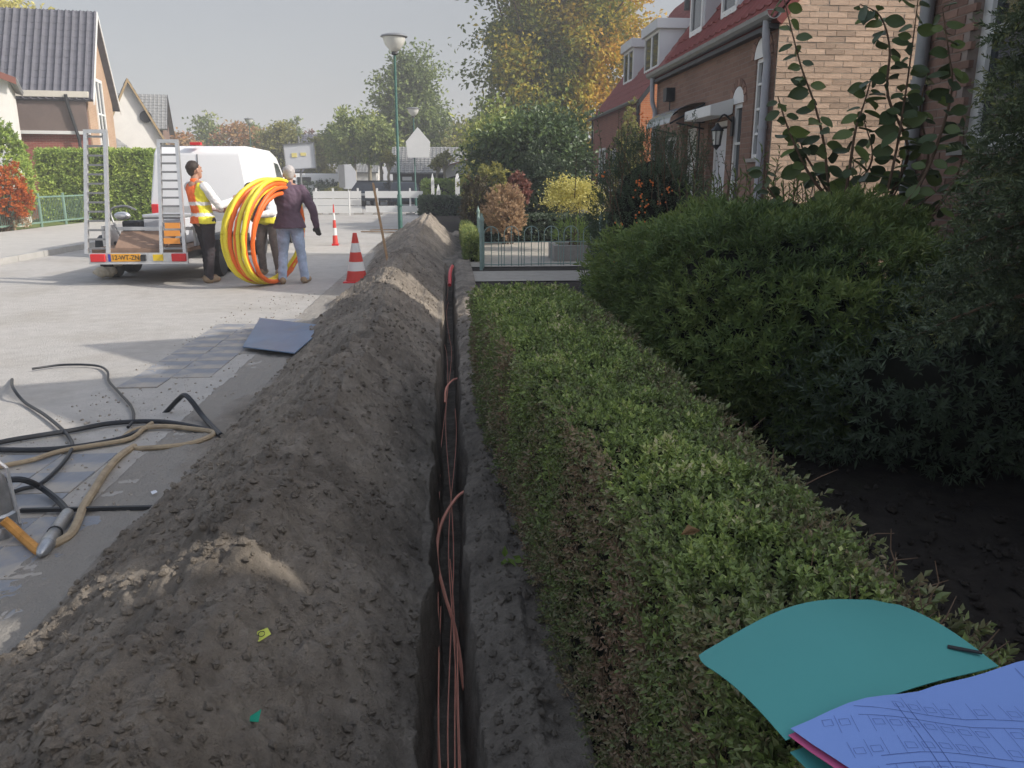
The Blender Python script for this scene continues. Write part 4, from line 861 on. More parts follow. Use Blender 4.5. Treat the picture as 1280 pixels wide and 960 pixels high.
MB().tube([(8.3, 29.5, 7.2), (8.3, 29.5, 8.25)], .10, 10).tube([(8.3, 29.5, 8.25), (8.3, 29.5, 8.3)], .13, 10).build('flue', 'dark', Cc)
Gx = gable_house('garage', 'white garage glimpsed between the big tree and the orange house', 6.6, 38, 9.6, 43, 2.6, radians(18), 'y', ('render', 'render'), 'tileG')
MB().box(7.0, 37.93, .02, 9.2, 37.985, 2.2).build('garage_door', 'offwhite', Gx)

# --- left side: house with ribbed dark roof
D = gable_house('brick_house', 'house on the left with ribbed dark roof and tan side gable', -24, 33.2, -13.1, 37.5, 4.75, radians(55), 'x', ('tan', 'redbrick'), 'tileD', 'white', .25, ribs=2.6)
MB().box(-23.9, 33.05, 3.302, -13.16, 33.197, 4.50).build('panel_front', mat('brown_panel', (.17, .13, .115), .8, var=.15, scale=2), D)
MB().box(-24.0, 33.0, 3.18, -13.12, 33.195, 3.30).build('band', 'white', D); MB().box(-24.2, 32.9, 4.505, -13.0, 33.19, 4.72).build('fascia', 'cream', D)
dp = MB(); dp.tube([(-13.75, 32.86, 4.6), (-13.75, 32.95, 4.3), (-13.5, 32.97, 3.0), (-13.5, 32.97, 0)], .06, 8); dp.build('downpipe', 'dark', D, smooth=True)
window(D, (-13.1, 33.2, 0), (0, 1, 0), (1, 0, 0), 1.3, 2.6, 2.7, 5.4, depth=-.05, fr=.12, cols=2, rows=2); window(D, (-13.1, 33.2, 0), (0, 1, 0), (1, 0, 0), 1.4, 2.7, .4, 2.3, depth=-.05, fr=.1, cols=2)
window(D, (-24, 33.2, 0), (1, 0, 0), (0, -1, 0), 6.1, 7.6, 2.95, 4.3, depth=-.16, fr=.09, cols=1, rows=2)
MB().tube([(-13.07, 34.6, 6.3), (-12.98, 34.6, 6.3)], .09, 8).build('air_vent', 'dark', D)
turn_about(D, -13.1, 33.2, radians(10)); D.location.x -= .55
# white rendered house cut by the left edge
Wh = gable_house('house', 'white rendered house at the left picture edge with red verge', -20.0, 27.0, -13.4, 31.5, 4.55, radians(20), 'y', ('render', 'render'), 'tileG', mat('red_verge', (.22, .09, .07), .8), .25)
window(Wh, (-20, 27, 0), (1, 0, 0), (0, -1, 0), 5.95, 6.4, .2, 2.5, depth=-.05, fr=.07, frame='cream', pane='offwhite', name='door', sill=False)
window(Wh, (-20, 27, 0), (1, 0, 0), (0, -1, 0), 3.2, 5.0, .9, 2.3, depth=-.05, fr=.08, cols=2)
turn_about(Wh, -13.4, 27, radians(24))
# white gable with dark verge and small turret behind
Ee = gable_house('house', 'white gabled house with tan verge boards behind the left hedge', -17.6, 43, -13.5, 44.6, 2.1, radians(63), 'y', ('render', 'render'), 'tileG', mat('tan_verge', (.36, .26, .14), .8), .25)
MB().tube([(-14.9, 42.97, 4.5), (-14.9, 42.90, 4.5)], .28, 16).build('round_window', 'dark', Ee)
tw = MB(); tw.box(-17.35, 46.4, 5.6, -16.75, 47.0, 6.75); two = tw.build('turret', 'render', Ee); MB().lathe([(.52, 6.752), (.02, 7.3)], (-17.05, 46.7, 0), 4).tube([(-17.05, 46.7, 7.25), (-17.05, 46.7, 8.3)], .015, 5).box(-17.2, 46.69, 8.0, -16.9, 46.71, 8.1).build('turret_roof', 'tileD', two)
Lt = gable_house('outbuilding', 'brown brick outbuilding with sloping grey roof before the white gable', -19.5, 39.2, -13.6, 40.6, 1.7, radians(38), 'y', ('tan', 'facade'), 'tileG', 'zinc', .2)
turn_about(gable_house('house', 'distant house with a grey tiled roof behind the white gable', -26.5, 58, -19.2, 64, 5.0, radians(36), 'x', ('facade', 'facade'), 'tileG', 'dark', .3), -19.2, 58, radians(14))
turn_about(Ee, -13.5, 43, radians(22))
# dark timber barn and open fronted shed at the end of the street
Bn = gable_house('barn', 'low dark timber barn with weathered roof at the far end', -3.6, 53, 1.6, 60, 2.0, radians(24), 'x', ('dark', 'dark'), 'tileG', 'dark', .2)
bp = MB()
for i in range(26): bp.box(-3.55 + i * .198, 52.955, .02, -3.55 + i * .198 + .185, 52.995, 1.95)
bp.build('wall_boards', mat('tarred_boards', (.045, .040, .042), .8, var=.3, scale=5), Bn)['kind'] = 'stuff'
MB().box(-3.0, 52.93, 1.0, -2.4, 52.952, 1.7).build('window', 'white', Bn)
Sd = thing('shed', 'dark shed with a white sloping roof edge and red trim', 'shed', (1.5, 49, 0))
MB().box(.25, 49, 0, 3.6, 52, 1.75).build('wall', 'dark', Sd)
MB().prism([(-.35, 48.7, 1.55), (-.35, 48.7, 2.25), (3.8, 48.7, 3.35), (3.8, 48.7, 2.75)], (0, .12, 0)).build('fascia', 'white', Sd)
MB().slab((-.4, 48.6, 2.28), (3.8, 48.6, 3.39), (3.8, 52.3, 3.39), (-.4, 52.3, 2.28), .05).build('roof', mat('red_trim', (.40, .13, .11), .7), Sd)
MB().box(1.0, 48.66, 1.62, 1.55, 48.69, 2.0).build('blue_tarp', mat('blue_tarp', (.05, .14, .5), .6), Sd)
gable_house('house', 'low white building far off behind the round sign', -12.2, 74, -6.5, 80, 2.2, radians(20), 'x', ('render', 'render'), 'tileG', 'white', .2)
gable_house('house', 'dark roofed house far off beyond the blank sign board', -19, 80, -12.8, 88, 2.4, radians(40), 'x', ('facade', 'facade'), 'tileD', 'dark', .2)

# ------------------------------------------------------------------ street furniture
def lamp_post(label, x, y, h=4.7):
    t = thing('street_lamp', label, 'street lamp', (x, y, 0), 'green street lamps with shallow glass bowls')
    MB().tube([(x, y, 0), (x, y, 1.15), (x, y, 1.18), (x, y, h - .42)], [.058, .053, .036, .029], 12).tube([(x, y, .9), (x, y, .93)], .08, 12).build('post', 'post_green', t, smooth=True)
    hd = MB().lathe([(.04, h - .44), (.075, h - .42), (.07, h - .38), (.05, h - .36)], (x, y, 0), 14).build('lamp_collar', 'dark', t, smooth=True)
    MB().lathe([(.06, h - .37), (.13, h - .31), (.21, h - .22), (.25, h - .12), (.26, h - .07)], (x, y, 0), 20).build('lamp_shade', 'milk', t, smooth=True)
    MB().lathe([(.265, h - .068), (.31, h - .05), (.295, h - .025), (.2, h + .005), (.02, h + .015)], (x, y, 0), 20).build('lamp_cap', 'zinc', t, smooth=True); return t
lamp_post('tall green street lamp standing right behind the spoil heap', -1.2, 19.7)
lamp_post('green street lamp carrying the white house-shaped sign', -1.6, 38.8)
lamp_post('far street lamp on the left rising above the white van roof', -13.0, 56, 5.4)
t = thing('direction_sign', 'blank white house-shaped sign plate fixed to the second lamp', 'sign', (-1.45, 38.6, 2.55))
MB().prism([(-1.90, 38.60, 2.5), (-.93, 38.60, 2.5), (-.86, 38.60, 3.2), (-1.42, 38.60, 3.85), (-1.98, 38.60, 3.2)], (0, .04, 0)).build('sign_plate', 'white', t, bevel=.006)
MB().box(-1.7, 38.645, 2.75, -1.5, 38.72, 2.82).box(-1.7, 38.645, 3.25, -1.5, 38.72, 3.32).build('clamp', 'zinc', t)
t = thing('road_sign', 'pale square temporary sign board seen past the van cab', 'sign', (-4.45, 25, 0))
MB().tube([(-4.42, 25.05, 0), (-4.42, 25.05, 2.75)], .03, 8).tube([(-4.75, 25.06, 1.8), (-4.7, 25.06, 2.6)], .018, 6).build('pole', 'zinc', t)
a = [at(354, 181, Y=25), at(392, 178, Y=25), at(395, 210, Y=25), at(358, 212, Y=25)]
bd = MB().prism([a[3], a[2], a[1], a[0]], (0, .03, 0)).build('sign_board', 'offwhite', t, bevel=.004)
sy = MB(); q = at(368, 194, Y=24.985); sy.box(q.x - .08, 24.985, q.z - .06, q.x + .07, 24.998, q.z + .06); q = at(379, 193, Y=24.985); sy.box(q.x - .08, 24.985, q.z - .04, q.x + .08, 24.998, q.z + .05); sy.build('yellow_symbol', mat('pale_yellow_print', (.72, .62, .25), .5), bd)
fr = MB()
for i in range(4): p, q = a[i], a[(i + 1) % 4]; fr.bar(p - Vector((0, .012, 0)), q - Vector((0, .012, 0)), .022, .045, (0, 1, 0))
fr.build('sign_frame', 'zinc', bd)
t = thing('road_sign', 'grey eight-sided sign back on a thin white pole', 'sign', (-4.4, 36, 0))
c = at(434, 221, Y=36); MB().prism([(c.x + .42 * cos(pi / 8 + i * pi / 4), 36, c.z + .55 * sin(pi / 8 + i * pi / 4)) for i in range(8)], (0, .03, 0)).build('sign_plate', 'offwhite', t, bevel=.005)
MB().box(c.x - .36, 35.97, c.z - .45, c.x - .10, 35.992, c.z + .5).build('grey_band', 'zinc', t); MB().tube([(c.x + .02, 36.06, 0), (c.x + .02, 36.06, c.z + .5)], .03, 8).build('pole', 'white', t)
def barrier(label, px0, px1, Y, rails, posts, boards_low=True):
    x0, x1 = at(px0, 260, Y=Y).x, at(px1, 260, Y=Y).x; t = thing('road_barrier', label, 'barrier', ((x0 + x1) / 2, Y, 0), 'white plank road barriers closing the street')
    for z0, z1 in rails: MB().box(x0, Y, z0, x1, Y + .03, z1).build('plank', 'white', t, bevel=.004)
    for p in posts:
        x = at(p, 260, Y=Y).x; MB().box(x - .04, Y + .032, 0, x + .04, Y + .10, 1.15).build('post', 'white', t); MB().box(x - .2, Y - .2, 0, x + .2, Y + .3, .06).build('foot', 'concrete', t)
barrier('white plank barrier across the street before the dark cars', 457, 529, 37, ((.72, 1.02), (.10, .38)), (472, 513))
barrier('white plank barrier closing the left half of the street', 392, 452, 37.2, ((.70, 1.02), (.40, .68), (.06, .38)), (396, 417, 448))
def cone(label, x, y, h, g='red and white traffic cones on the street'):
    t = thing('traffic_cone', label, 'traffic cone', (x, y, 0), g); s = h / .75; R = lambda z: .155 * s * (1 - z / (h * 1.12)) + .012
    MB().box(x - .19 * s, y - .19 * s, 0, x + .19 * s, y + .19 * s, .035 * s).build('base', 'red', t, bevel=.01)
    z = [.035 * s, .25 * h, .43 * h, .62 * h, .80 * h, h]
    for i, (m, nm) in enumerate((('hicone', 'cone_body'), ('white', 'white_band'), ('hicone', 'cone_body'), ('white', 'white_band'), ('hicone', 'cone_body'))):
        MB().lathe([(R(z[i]), z[i]), (R(z[i + 1]), z[i + 1])], (x, y, 0), 18).build(nm, m, t, smooth=True)
    return t
MT['hicone'] = mat('cone_red', (.60, .065, .05), .5, var=.08)
cone('large red and white traffic cone beside the spoil heap', -1.42, 12.2, .74)
t = cone('slender red and white marker cone further up the street', -2.72, 19.4, .95); t.scale = (.32, .32, 1)
st = thing('wooden_stake', 'leaning wooden stake standing in the spoil heap', 'stake', (-1.02, 12.8, .25)); p0, p1 = Vector((-.98, 12.7, .2)), Vector((-1.28, 14.0, 1.42))
MB().bar(p0, p1, .035, .035).build('shaft', 'rawwood', st); MB().bar(p1 - Vector((0, 0, .002)), p1 + (p1 - p0).normalized() * .04, .028, .028).build('tip', 'rawwood', st)
for i, (a_, b_) in enumerate((((-2.6, 24.2, .03), (-1.2, 23.2, .06)), ((-2.4, 24.9, .03), (-1.1, 24.1, .10)))):
    tag(MB().bar(a_, b_, .12, .025).build('timber_plank', 'rawwood', bevel=.003), ('weathered plank lying on the street beyond the lamp, nearer one', 'weathered plank lying on the street beyond the lamp, farther one')[i], 'plank', 'planks on the street past the lamp')
sp = MB().add([], []); q = [at(303, 433, z=.05), at(368, 441, z=.07), at(408, 407, z=.12), at(325, 397, z=.13)]
tag(MB().slab(q[0], q[1], q[2], q[3], .012).build('plastic_board', 'sheet', bevel=.003), 'grey blue plastic board lying flat against the foot of the heap', 'board')
# garden gate and low fence
def railing(label, p0, p1, arches, name='garden_gate', z_off=0.0, cat='gate', group=None):
    p0, p1 = Vector(p0), Vector(p1); L = (p1 - p0).length; U = (p1 - p0) / L; t = thing(name, label, cat, p0, group); b0 = z_off
    P = lambda u, z: p0 + U * u + Vector((0, 0, z))
    for z in (.08, .46): MB().bar(P(0, z), P(L, z), .022, .014).build('rail', 'green', t)
    n = arches; w = L / n; bm_ = None
    for i in range(n):
        c = w * (i + .5); r = w * .36; mb = MB(); mb.tube([P(c - r, .05)] + [P(c - r * cos(a), .60 + r * sin(a)) for a in np.linspace(0, pi, 11)] + [P(c + r, .05)], .0075, 6); mb.build('arched_bar', 'green', t, smooth=True)
        mb = MB(); mb.tube([P(c, .05), P(c, .64)], .007, 6); mb.lathe([(.006, .60), (.02, .62), (.006, .66), (.016, .67), (.001, .74)], P(c, 0) , 8); mb.build('spear_bar', 'green', t, smooth=True)
        MB().tube([P(w * i + w, .05), P(w * i + w, .46)], .007, 6).build('bar', 'green', t)
    for u in (0, L): MB().tube([P(u, -.05), P(u, .80)], .03, 10).lathe([(.034, .80), (.04, .83), (.012, .9), (.002, .95)], P(u, 0), 10).build('post', 'green', t, smooth=True)
    return t
railing('green iron garden gate with arched bars and spear tips', (.52, 13.9, 0), (2.62, 14.1, 0), 6)
railing('green iron gate leaf folded back along the garden edge', (.55, 14.2, 0), (.62, 18.2, 0), 10, 'gate_leaf')
railing('green iron railing continuing behind the berry bush', (2.75, 14.12, 0), (4.9, 14.3, 0), 6, 'iron_railing', cat='railing')
sheet('garden_path', [(.30, 12.2, 6.0, 13.6), (.34, 14.3, 5.8, 20.0)], mat('pale_paving', (.36, .33, .28), .9, var=.2, scale=5, bump=.3, bscale=40), .004)
t = thing('planter', 'low stone planter on the lit garden path behind the gate', 'planter', (2.6, 15.7, 0))
pl = MB().box(1.95, 15.2, 0, 3.35, 15.32, .30).box(1.95, 16.0, 0, 3.35, 16.12, .30).box(1.95, 15.322, 0, 2.07, 15.998, .30).box(3.23, 15.322, 0, 3.35, 15.998, .30); pl.build('wall', 'concrete', t, bevel=.01); MB().box(2.08, 15.33, .02, 3.22, 15.99, .24).build('soil', m_garden, t)
bush('arching_plant', 'bright green arching plant growing in the stone planter', (2.35, 15.5, .45), (.28, .28, .22), LM['lime'], 60, 7, .16, .018, 'plant', stem=.1, base=.25, up=.6)
# white gate posts at the far end
for i, (px, Y, h, w, lab) in enumerate(((572, 40, 1.55, .22, 'white pointed garden post beside the dark far hedge'), (541, 42, 1.5, .16, 'tall white gate post by the yellow-topped far hedge'), (548, 42, .95, .2, 'short white gate post beside the taller one'))):
    x = at(px, 240, Y=Y).x; t = thing('gate_post', lab, 'post', (x, Y, 0), 'white posts at the far end of the street'); MB().box(x - w / 2, Y, 0, x + w / 2, Y + w, h).build('shaft', 'white', t); MB().lathe([(w * .72, h), (w * .5, h + .12), (.01, h + .35)], (x, Y + w / 2, 0), 4).build('cap', 'white', t)
    if i == 0: MB().box(x - .34, Y + .03, .55, x + .34, Y + .1, .75).build('cross_board', 'white', t)
# green garden fence on the left
def wire_fence(label, p0, p1, h, n):
    p0, p1 = Vector(p0), Vector(p1); t = thing('garden_fence', label, 'fence', p0); L = (p1 - p0).length; U = (p1 - p0) / L
    for z in (.16, h - .05): MB().bar(p0 + Vector((0, 0, z)), p1 + Vector((0, 0, z)), .035, .05).build('rail', 'fence_green', t)
    for i in range(n + 1): q = p0 + U * L * i / n; MB().tube([q, q + Vector((0, 0, h + .06))], .045, 8).build('post', 'fence_green', t)
    wm = MB(); k = int(L / .11)
    for i in range(k): q = p0 + U * (i + .5) * L / k; wm.tube([q + Vector((0, 0, .17)), q + Vector((0, 0, h - .06))], .008, 4, cap=False)
    wm.build('wires', 'fence_green', t)['kind'] = 'stuff'
MT['fence_green'] = mat('fence_green', (.16, .25, .20), .6, var=.15, scale=6)
wire_fence('green metal garden fence with wire infill along the left pavement', (-12.6, 18, .06), (-12.75, 38, .06), .98, 12)

# ------------------------------------------------------------------ vehicles
def wheel(parent, c, R, w, ax=(1, 0, 0), rim='alu'):
    c = Vector(c); ax = Vector(ax).normalized(); t = MB().lathe([(R * .62, -w / 2), (R * .93, -w / 2), (R, -w * .36), (R, w * .36), (R * .93, w / 2), (R * .62, w / 2)], c, 24, ax).build('wheel', 'black', parent, smooth=True)
    MB().lathe([(R * .615, -w * .42), (R * .55, -w * .2), (R * .2, -w * .3), (.02, -w * .34)], c, 18, ax).lathe([(R * .615, w * .42), (R * .55, w * .2), (R * .2, w * .3), (.02, w * .34)], c, 18, ax).build('rim', rim, t, smooth=True); return t
def shell(prof, hw, taper, zt, bevel=.05):
    """side profile (y,z) swept across the width, sides leaning in above zt"""
    bm = bmesh.new(); k = len(prof); rows = []
    zmax = max(p[1] for p in prof)
    for s in (-1, 1): rows.append([bm.verts.new((s * (hw - taper * max(0, (z - zt) / (zmax - zt))), y, z)) for y, z in prof])
    bm.faces.new(rows[0]); bm.faces.new(list(reversed(rows[1])))
    for i in range(k): bm.faces.new((rows[0][i], rows[1][i], rows[1][(i + 1) % k], rows[0][(i + 1) % k]) [::-1])
    bmesh.ops.recalc_face_normals(bm, faces=bm.faces)
    es = [e for e in bm.edges if e.calc_face_angle(0) > radians(18)]
    bmesh.ops.bevel(bm, geom=es, offset=bevel, segments=3, profile=.6, affect='EDGES', clamp_overlap=True); return bm
def from_bm(name, bm, m, parent):
    me = bpy.data.meshes.new(name); bm.to_mesh(me); bm.free(); me.materials.append(MT[m] if isinstance(m, str) else m); me.polygons.foreach_set('use_smooth', [True] * len(me.polygons)); me.set_sharp_from_angle(angle=radians(35)); return link(name, me, parent)
def panel(parent, name, pts, m, t=.012):
    return MB().prism(pts, Vector(t) if not isinstance(t, float) else (0, 0, t)).build(name, m, parent, local=True)
# white panel van: local origin at the middle of its rear bumper on the ground, nose towards +y
van = thing('panel_van', 'white panel van parked in front of the trailer, seen from behind', 'van', (-4.83, 16.3, 0))
HW, TP, ZT = .93, .14, 1.15; hwz = lambda z: HW - TP * max(0, (z - ZT) / (2.16 - ZT))
van_prof = [(0.0, .38), (-.03, .55), (.0, 1.1), (.10, 2.0), (.22, 2.13), (.9, 2.16), (2.9, 2.14), (3.45, 2.02), (4.25, 1.28), (4.95, 1.08), (5.12, .85), (5.14, .42), (4.6, .32), (.4, .32)]
from_bm('body', shell(van_prof, HW, TP, ZT, .05), 'carwhite', van)
for s in (-1, 1):
    sw = MB(); e = s * .006
    def sidep(pts, m, nm, out=.010):
        return MB().prism([(s * (hwz(z) - .004), y, z) for y, z in (pts if s > 0 else pts[::-1])], (s * out, 0, 0)).build(nm, m, van, local=True)
    w_ = sidep([(3.02, 1.22), (3.98, 1.22), (3.42, 1.86), (3.02, 1.88)], 'carglass', 'side_window', .009); sidep([(3.02, .62), (3.035, .62), (3.035, 1.18), (3.02, 1.18)], 'dark', 'door_seam', .005)
    sidep([(2.96, 1.16), (2.975, 1.16), (2.975, 1.9), (2.96, 1.9)], 'dark', 'door_seam', .005); sidep([(.25, 1.32), (2.8, 1.32), (2.8, 1.345), (.25, 1.345)], 'offwhite', 'slide_rail', .006)
    sidep([(1.55, .6), (1.562, .6), (1.562, 2.0), (1.55, 2.0)], 'dark', 'door_seam', .005); sidep([(.1, .46), (4.7, .46), (4.7, .58), (.1, .58)], 'dark', 'side_strip', .012)
    mr_ = MB().box(s * .95, 3.75, 1.2, s * 1.14, 3.88, 1.5).build('mirror', 'dark', van, bevel=.02, local=True)
    MB().box(min(s * .78, s * .905), -.06, .75, max(s * .78, s * .905), .02, 1.05).build('tail_light', 'red', van, bevel=.008, local=True)
    for y in (.95, 4.15): MB().lathe([(.40, -.015), (.40, .012), (.33, .014)], (s * .925, y, .36), 24, (s, 0, 0)).build('wheel_arch', 'dark', van, local=True)
    for y in (.95, 4.15): wheel(van, Vector((-4.83, 16.3, 0)) + Vector((s * .82, y, .33)), .33, .22)
MB().prism([(-.70, 3.62, 1.91), (.70, 3.62, 1.91), (.80, 4.16, 1.41), (-.80, 4.16, 1.41)], (0, .055, .055)).build('windscreen', 'carglass', van, local=True)
MB().box(-.10, .04, 2.145, .10, .14, 2.20).build('brake_light', 'red', van, bevel=.006, local=True)
MB().box(-.006, -.012, .5, .006, .02, 1.1).prism([(-.006, .004, 1.1), (.006, .004, 1.1), (.006, .094, 1.98), (-.006, .094, 1.98)], (0, -.008, 0)).build('rear_door_seam', 'dark', van, local=True)
MB().box(-.16, -.035, .98, -.04, -.005, 1.04).build('rear_handle', 'dark', van, local=True); MB().box(-.9, -.10, .34, .9, -.005, .50).build('rear_bumper', 'dark', van, bevel=.02, local=True)
# flatbed trailer with raised loading ramps
tr = thing('flatbed_trailer', 'flatbed trailer with two raised ladder ramps and orange number plate', 'trailer', (-4.53, 12.1, 0))
X0, X1, YR = -5.2, -3.86, 12.1
MB().box(X0, YR + .06, .47, X1, YR + 3.0, .53).build('bed', 'wood', tr); MB().box(X0 + .05, YR + .15, .36, X0 + .13, YR + 3.0, .467).build('chassis_beam', 'zinc', tr); MB().box(X1 - .13, YR + .15, .36, X1 - .05, YR + 3.0, .467).build('chassis_beam', 'zinc', tr)
MB().bar((-4.53, YR + 3.0, .42), (-4.65, YR + 4.05, .45), .09, .09).build('drawbar', 'zinc', tr)
MB().slab((X0 + .3, YR + .12, .535), (X1 - .32, YR + .12, .535), (X1 - .20, YR + .45, .76), (X0 + .3, YR + .45, .76), .02).build('tail_board', 'wood', tr); MB().box(X0 + .25, YR + .44, .77, X1 - .02, YR + .50, .82).build('cross_rail', 'alu', tr)
for x in (X0 - .01, X1 - .02): MB().box(x, YR + .5, .532, x + .03, YR + 3.0, .83).build('side_board', 'alu', tr)
MB().box(X0 + .031, YR + 2.95, .532, X1 - .031, YR + 3.0, 1.05).build('head_board', 'alu', tr)
lb = MB().box(X0 - .02, YR - .03, .315, X1 + .03, YR + .02, .345).box(X0 - .02, YR - .005, .346, X1 + .03, YR + .02, .475).build('light_bar', 'alu', tr)
for x in (X0 + .01, X1 - .19): MB().box(x, YR - .05, .352, x + .20, YR - .007, .462).build('tail_light', 'red', tr, bevel=.006)
pb = MB().box(X0 + .255, YR - .022, .352, X0 + .70, YR - .007, .462).build('number_plate', 'plate', tr, bevel=.003); MB().box(X0 + .252, YR - .026, .354, X0 + .29, YR - .0225, .46).build('blue_band', 'blue', pb)
MB().box(X0 + .72, YR - .05, .36, X0 + .78, YR - .007, .45).build('plate_lamp', 'dark', tr); MB().box(X0 + .88, YR - .02, .36, X0 + 1.02, YR - .007, .45).build('reflector', 'yellow', tr)
cu = bpy.data.curves.new('plate_text', 'FONT'); cu.body = '12-WT-ZN'; cu.size = .098; cu.align_x = 'CENTER'; cu.align_y = 'CENTER'; cu.extrude = .001
to = bpy.data.objects.new('plate_text', cu); COL.objects.link(to); dg = bpy.context.evaluated_depsgraph_get(); me = bpy.data.meshes.new_from_object(to.evaluated_get(dg)); bpy.data.objects.remove(to); me.materials.clear(); me.materials.append(MT['dark'])
to = link('plate_text', me, pb); to.location = Vector((X0 + .495, YR - .0245, .407)) - LOC[tr.name]; to.rotation_euler = (pi / 2, 0, 0); to.scale = (.84, 1, 1)
for s, x in ((-1, X0 - .14), (1, X1 + .14)):
    for y in (YR + 1.1, YR + 1.85): wheel(tr, (x, y, .29), .29, .19)
    mg = MB(); pr_ = [(YR + 1.1 - .34, .36), (YR + 1.1 - .27, .60), (YR + 1.1 - .1, .665), (YR + 1.85 + .1, .665), (YR + 1.85 + .27, .60), (YR + 1.85 + .34, .36)]
    for (a, b), (c, d) in zip(pr_[:-1], pr_[1:]): mg.slab((x - .12, a, b), (x + .12, a, b), (x + .12, c, d), (x - .12, c, d), .012)
    mg.build('mudguard', 'dark', tr)
def ramp(a, b, w0, w1, n):
    a, b = Vector(a), Vector(b); r = None
    mb = MB()
    for s in (-1, 1): mb.bar(a + Vector((s * w0 / 2, 0, 0)), b + Vector((s * w1 / 2, 0, 0)), .045, .06, (0, 1, 0))
    mb.bar(b + Vector((-w1 / 2 - .022, 0, .02)), b + Vector((w1 / 2 + .022, 0, .02)), .06, .05); r = mb.build('ramp', 'alu', tr)
    me = None
    for i in range(n):
        f = (i + .6) / n; p = a.lerp(b, f); w = w0 + (w1 - w0) * f
        if me is None: o = MB().bar((-.5, 0, 0), (.5, 0, 0), .035, .028).build('rung', 'zinc', r, local=True); me = o
        else: o = me.copy(); COL.objects.link(o); o.parent = r
        o.location = p - LOC[tr.name]; o.scale = (w - .04, 1, 1)
ramp((-5.11, YR + .03, .46), (-5.01, YR + .22, 2.15), .30, .27, 13); ramp((-4.04, YR + .03, .46), (-4.02, YR + .22, 2.02), .33, .25, 13)
ss = MB(); q = at(222, 305, Y=YR - .0); 
for i in range(3): ss.box(-4.16 + .02 * i, YR + .02, .60 + .11 * i, -3.93 + .01 * i, YR + .035, .68 + .11 * i)
ss.build('warning_tape', mat('warning_tape', (.75, .30, .06), .5), tr)
# load on the trailer
t = thing('plate_compactor', 'small dark motor tool standing on the trailer bed', 'machine', (-4.93, 12.9, .535))
cm_ = MB().box(-5.1, 12.7, .54, -4.6, 13.1, .60).build('base_plate', 'dark', t, bevel=.02); MB().box(-4.98, 12.78, .70, -4.72, 13.02, .90).build('engine', 'dark', t, bevel=.03); MB().tube([(-4.85, 12.9, .60), (-4.85, 12.9, .70)], .09, 12).build('damper', 'black', t)
MB().tube(catmull([(-5.0, 12.75, .66), (-5.12, 12.8, .95), (-5.1, 12.8, 1.08), (-4.9, 12.8, 1.12), (-4.75, 12.8, 1.06)], 4), .016, 6).build('handle', 'zinc', t, smooth=True); MB().ball((-5.0, 12.9, .97), .09, 12, 8, (1.4, .9, .7)).build('fuel_tank', 'alu', t, smooth=True)
t = thing('tool_chest', 'pale metal chest standing on the trailer bed', 'chest', (-4.3, 13.2, .535)); MB().box(-4.68, 12.85, .54, -4.12, 13.5, .93).build('box', 'offwhite', t, bevel=.015); MB().box(-4.69, 12.84, .935, -4.11, 13.51, .99).build('lid', 'alu', t, bevel=.015)
t = thing('sand_sack', 'crumpled beige sacks slumped beside the trailer ramp foot', 'sack', (-5.45, 12.9, 0)); sk = MB()
for i, (dx, dy, dz, r) in enumerate(((0, 0, .16, .2), (.12, .1, .38, .18), (-.14, .15, .14, .16))):     sk.ball((-5.36 + dx, 12.95 + dy, dz * .7), r * .62, 12, 8, (1.3, .9, .75))
MT['sack'] = mat('sackcloth', (.50, .43, .32), .9, var=.3, scale=10, bump=.5, bscale=24); SACK = (sk, t)
# parked cars far down the street
def car(label, x, y, rot, m):
    c = thing('parked_car', label, 'car', (0, 0, 0), 'dark cars parked beyond the barrier'); hw = .86
    from_bm('body', shell([(-2.0, .42), (-2.05, .62), (-1.98, .92), (2.0, .88), (2.1, .6), (2.05, .34), (-1.9, .3)], hw, .05, .6, .05), m, c)
    from_bm('cabin', shell([(-1.9, .9), (-1.62, 1.36), (-1.2, 1.45), (.1, 1.45), (.45, 1.36), (1.15, .9)], hw - .05, .16, .9, .05), 'carglass', c)
    MB().box(-.62, -1.4, 1.44, .62, .1, 1.475).build('roof', m, c, bevel=.012, local=True)
    for s in (-1, 1):
        for yy in (-1.25, 1.3): wheel(c, (s * .78, yy, .31), .31, .2)
        MB().box(s * .72 - .12, -2.075, .68, s * .72 + .12, -1.98, .86).build('tail_light', 'red', c, bevel=.01, local=True); MB().box(s * .66 - .14, 2.0, .62, s * .66 + .14, 2.09, .76).build('headlight', 'milk', c, bevel=.01, local=True)
    MB().box(-.26, -2.08, .48, .26, -2.05, .59).build('number_plate', 'yellow', c, local=True)
    c.location = (x, y, 0); c.rotation_euler = (0, 0, rot); return c
m_car2 = mat('slate_paint', (.035, .05, .07), .3, spec=.6)
x_ = lambda px, Y: at(px, 240, Y=Y).x
car('dark blue car parked nearest the lamp, right of its row', x_(505, 47), 47.2, pi + .12, 'car'); car('dark slate car parked in the middle of the row', x_(474, 49), 50.0, pi - .1, m_car2); car('dark blue car parked at the left end of the row', x_(455, 50), 50.6, .1, MT['car'])
fv = thing('delivery_van', 'small white van far down the street below the sign board', 'van', (0, 0, 0)); from_bm('body', shell([(-2.2, .4), (-2.2, 1.95), (.9, 1.95), (1.5, 1.1), (2.2, .95), (2.25, .4)], .9, .08, 1.1, .06), 'carwhite', fv)
MB().box(-.908, -.2, 1.15, .908, .75, 1.7).build('side_window', 'carglass', fv, local=True)
for s in (-1, 1):
    for yy in (-1.35, 1.45): wheel(fv, (s * .8, yy, .33), .33, .2)
fv.location = (x_(384, 60), 60, 0); fv.rotation_euler = (0, 0, pi / 2 + .3)

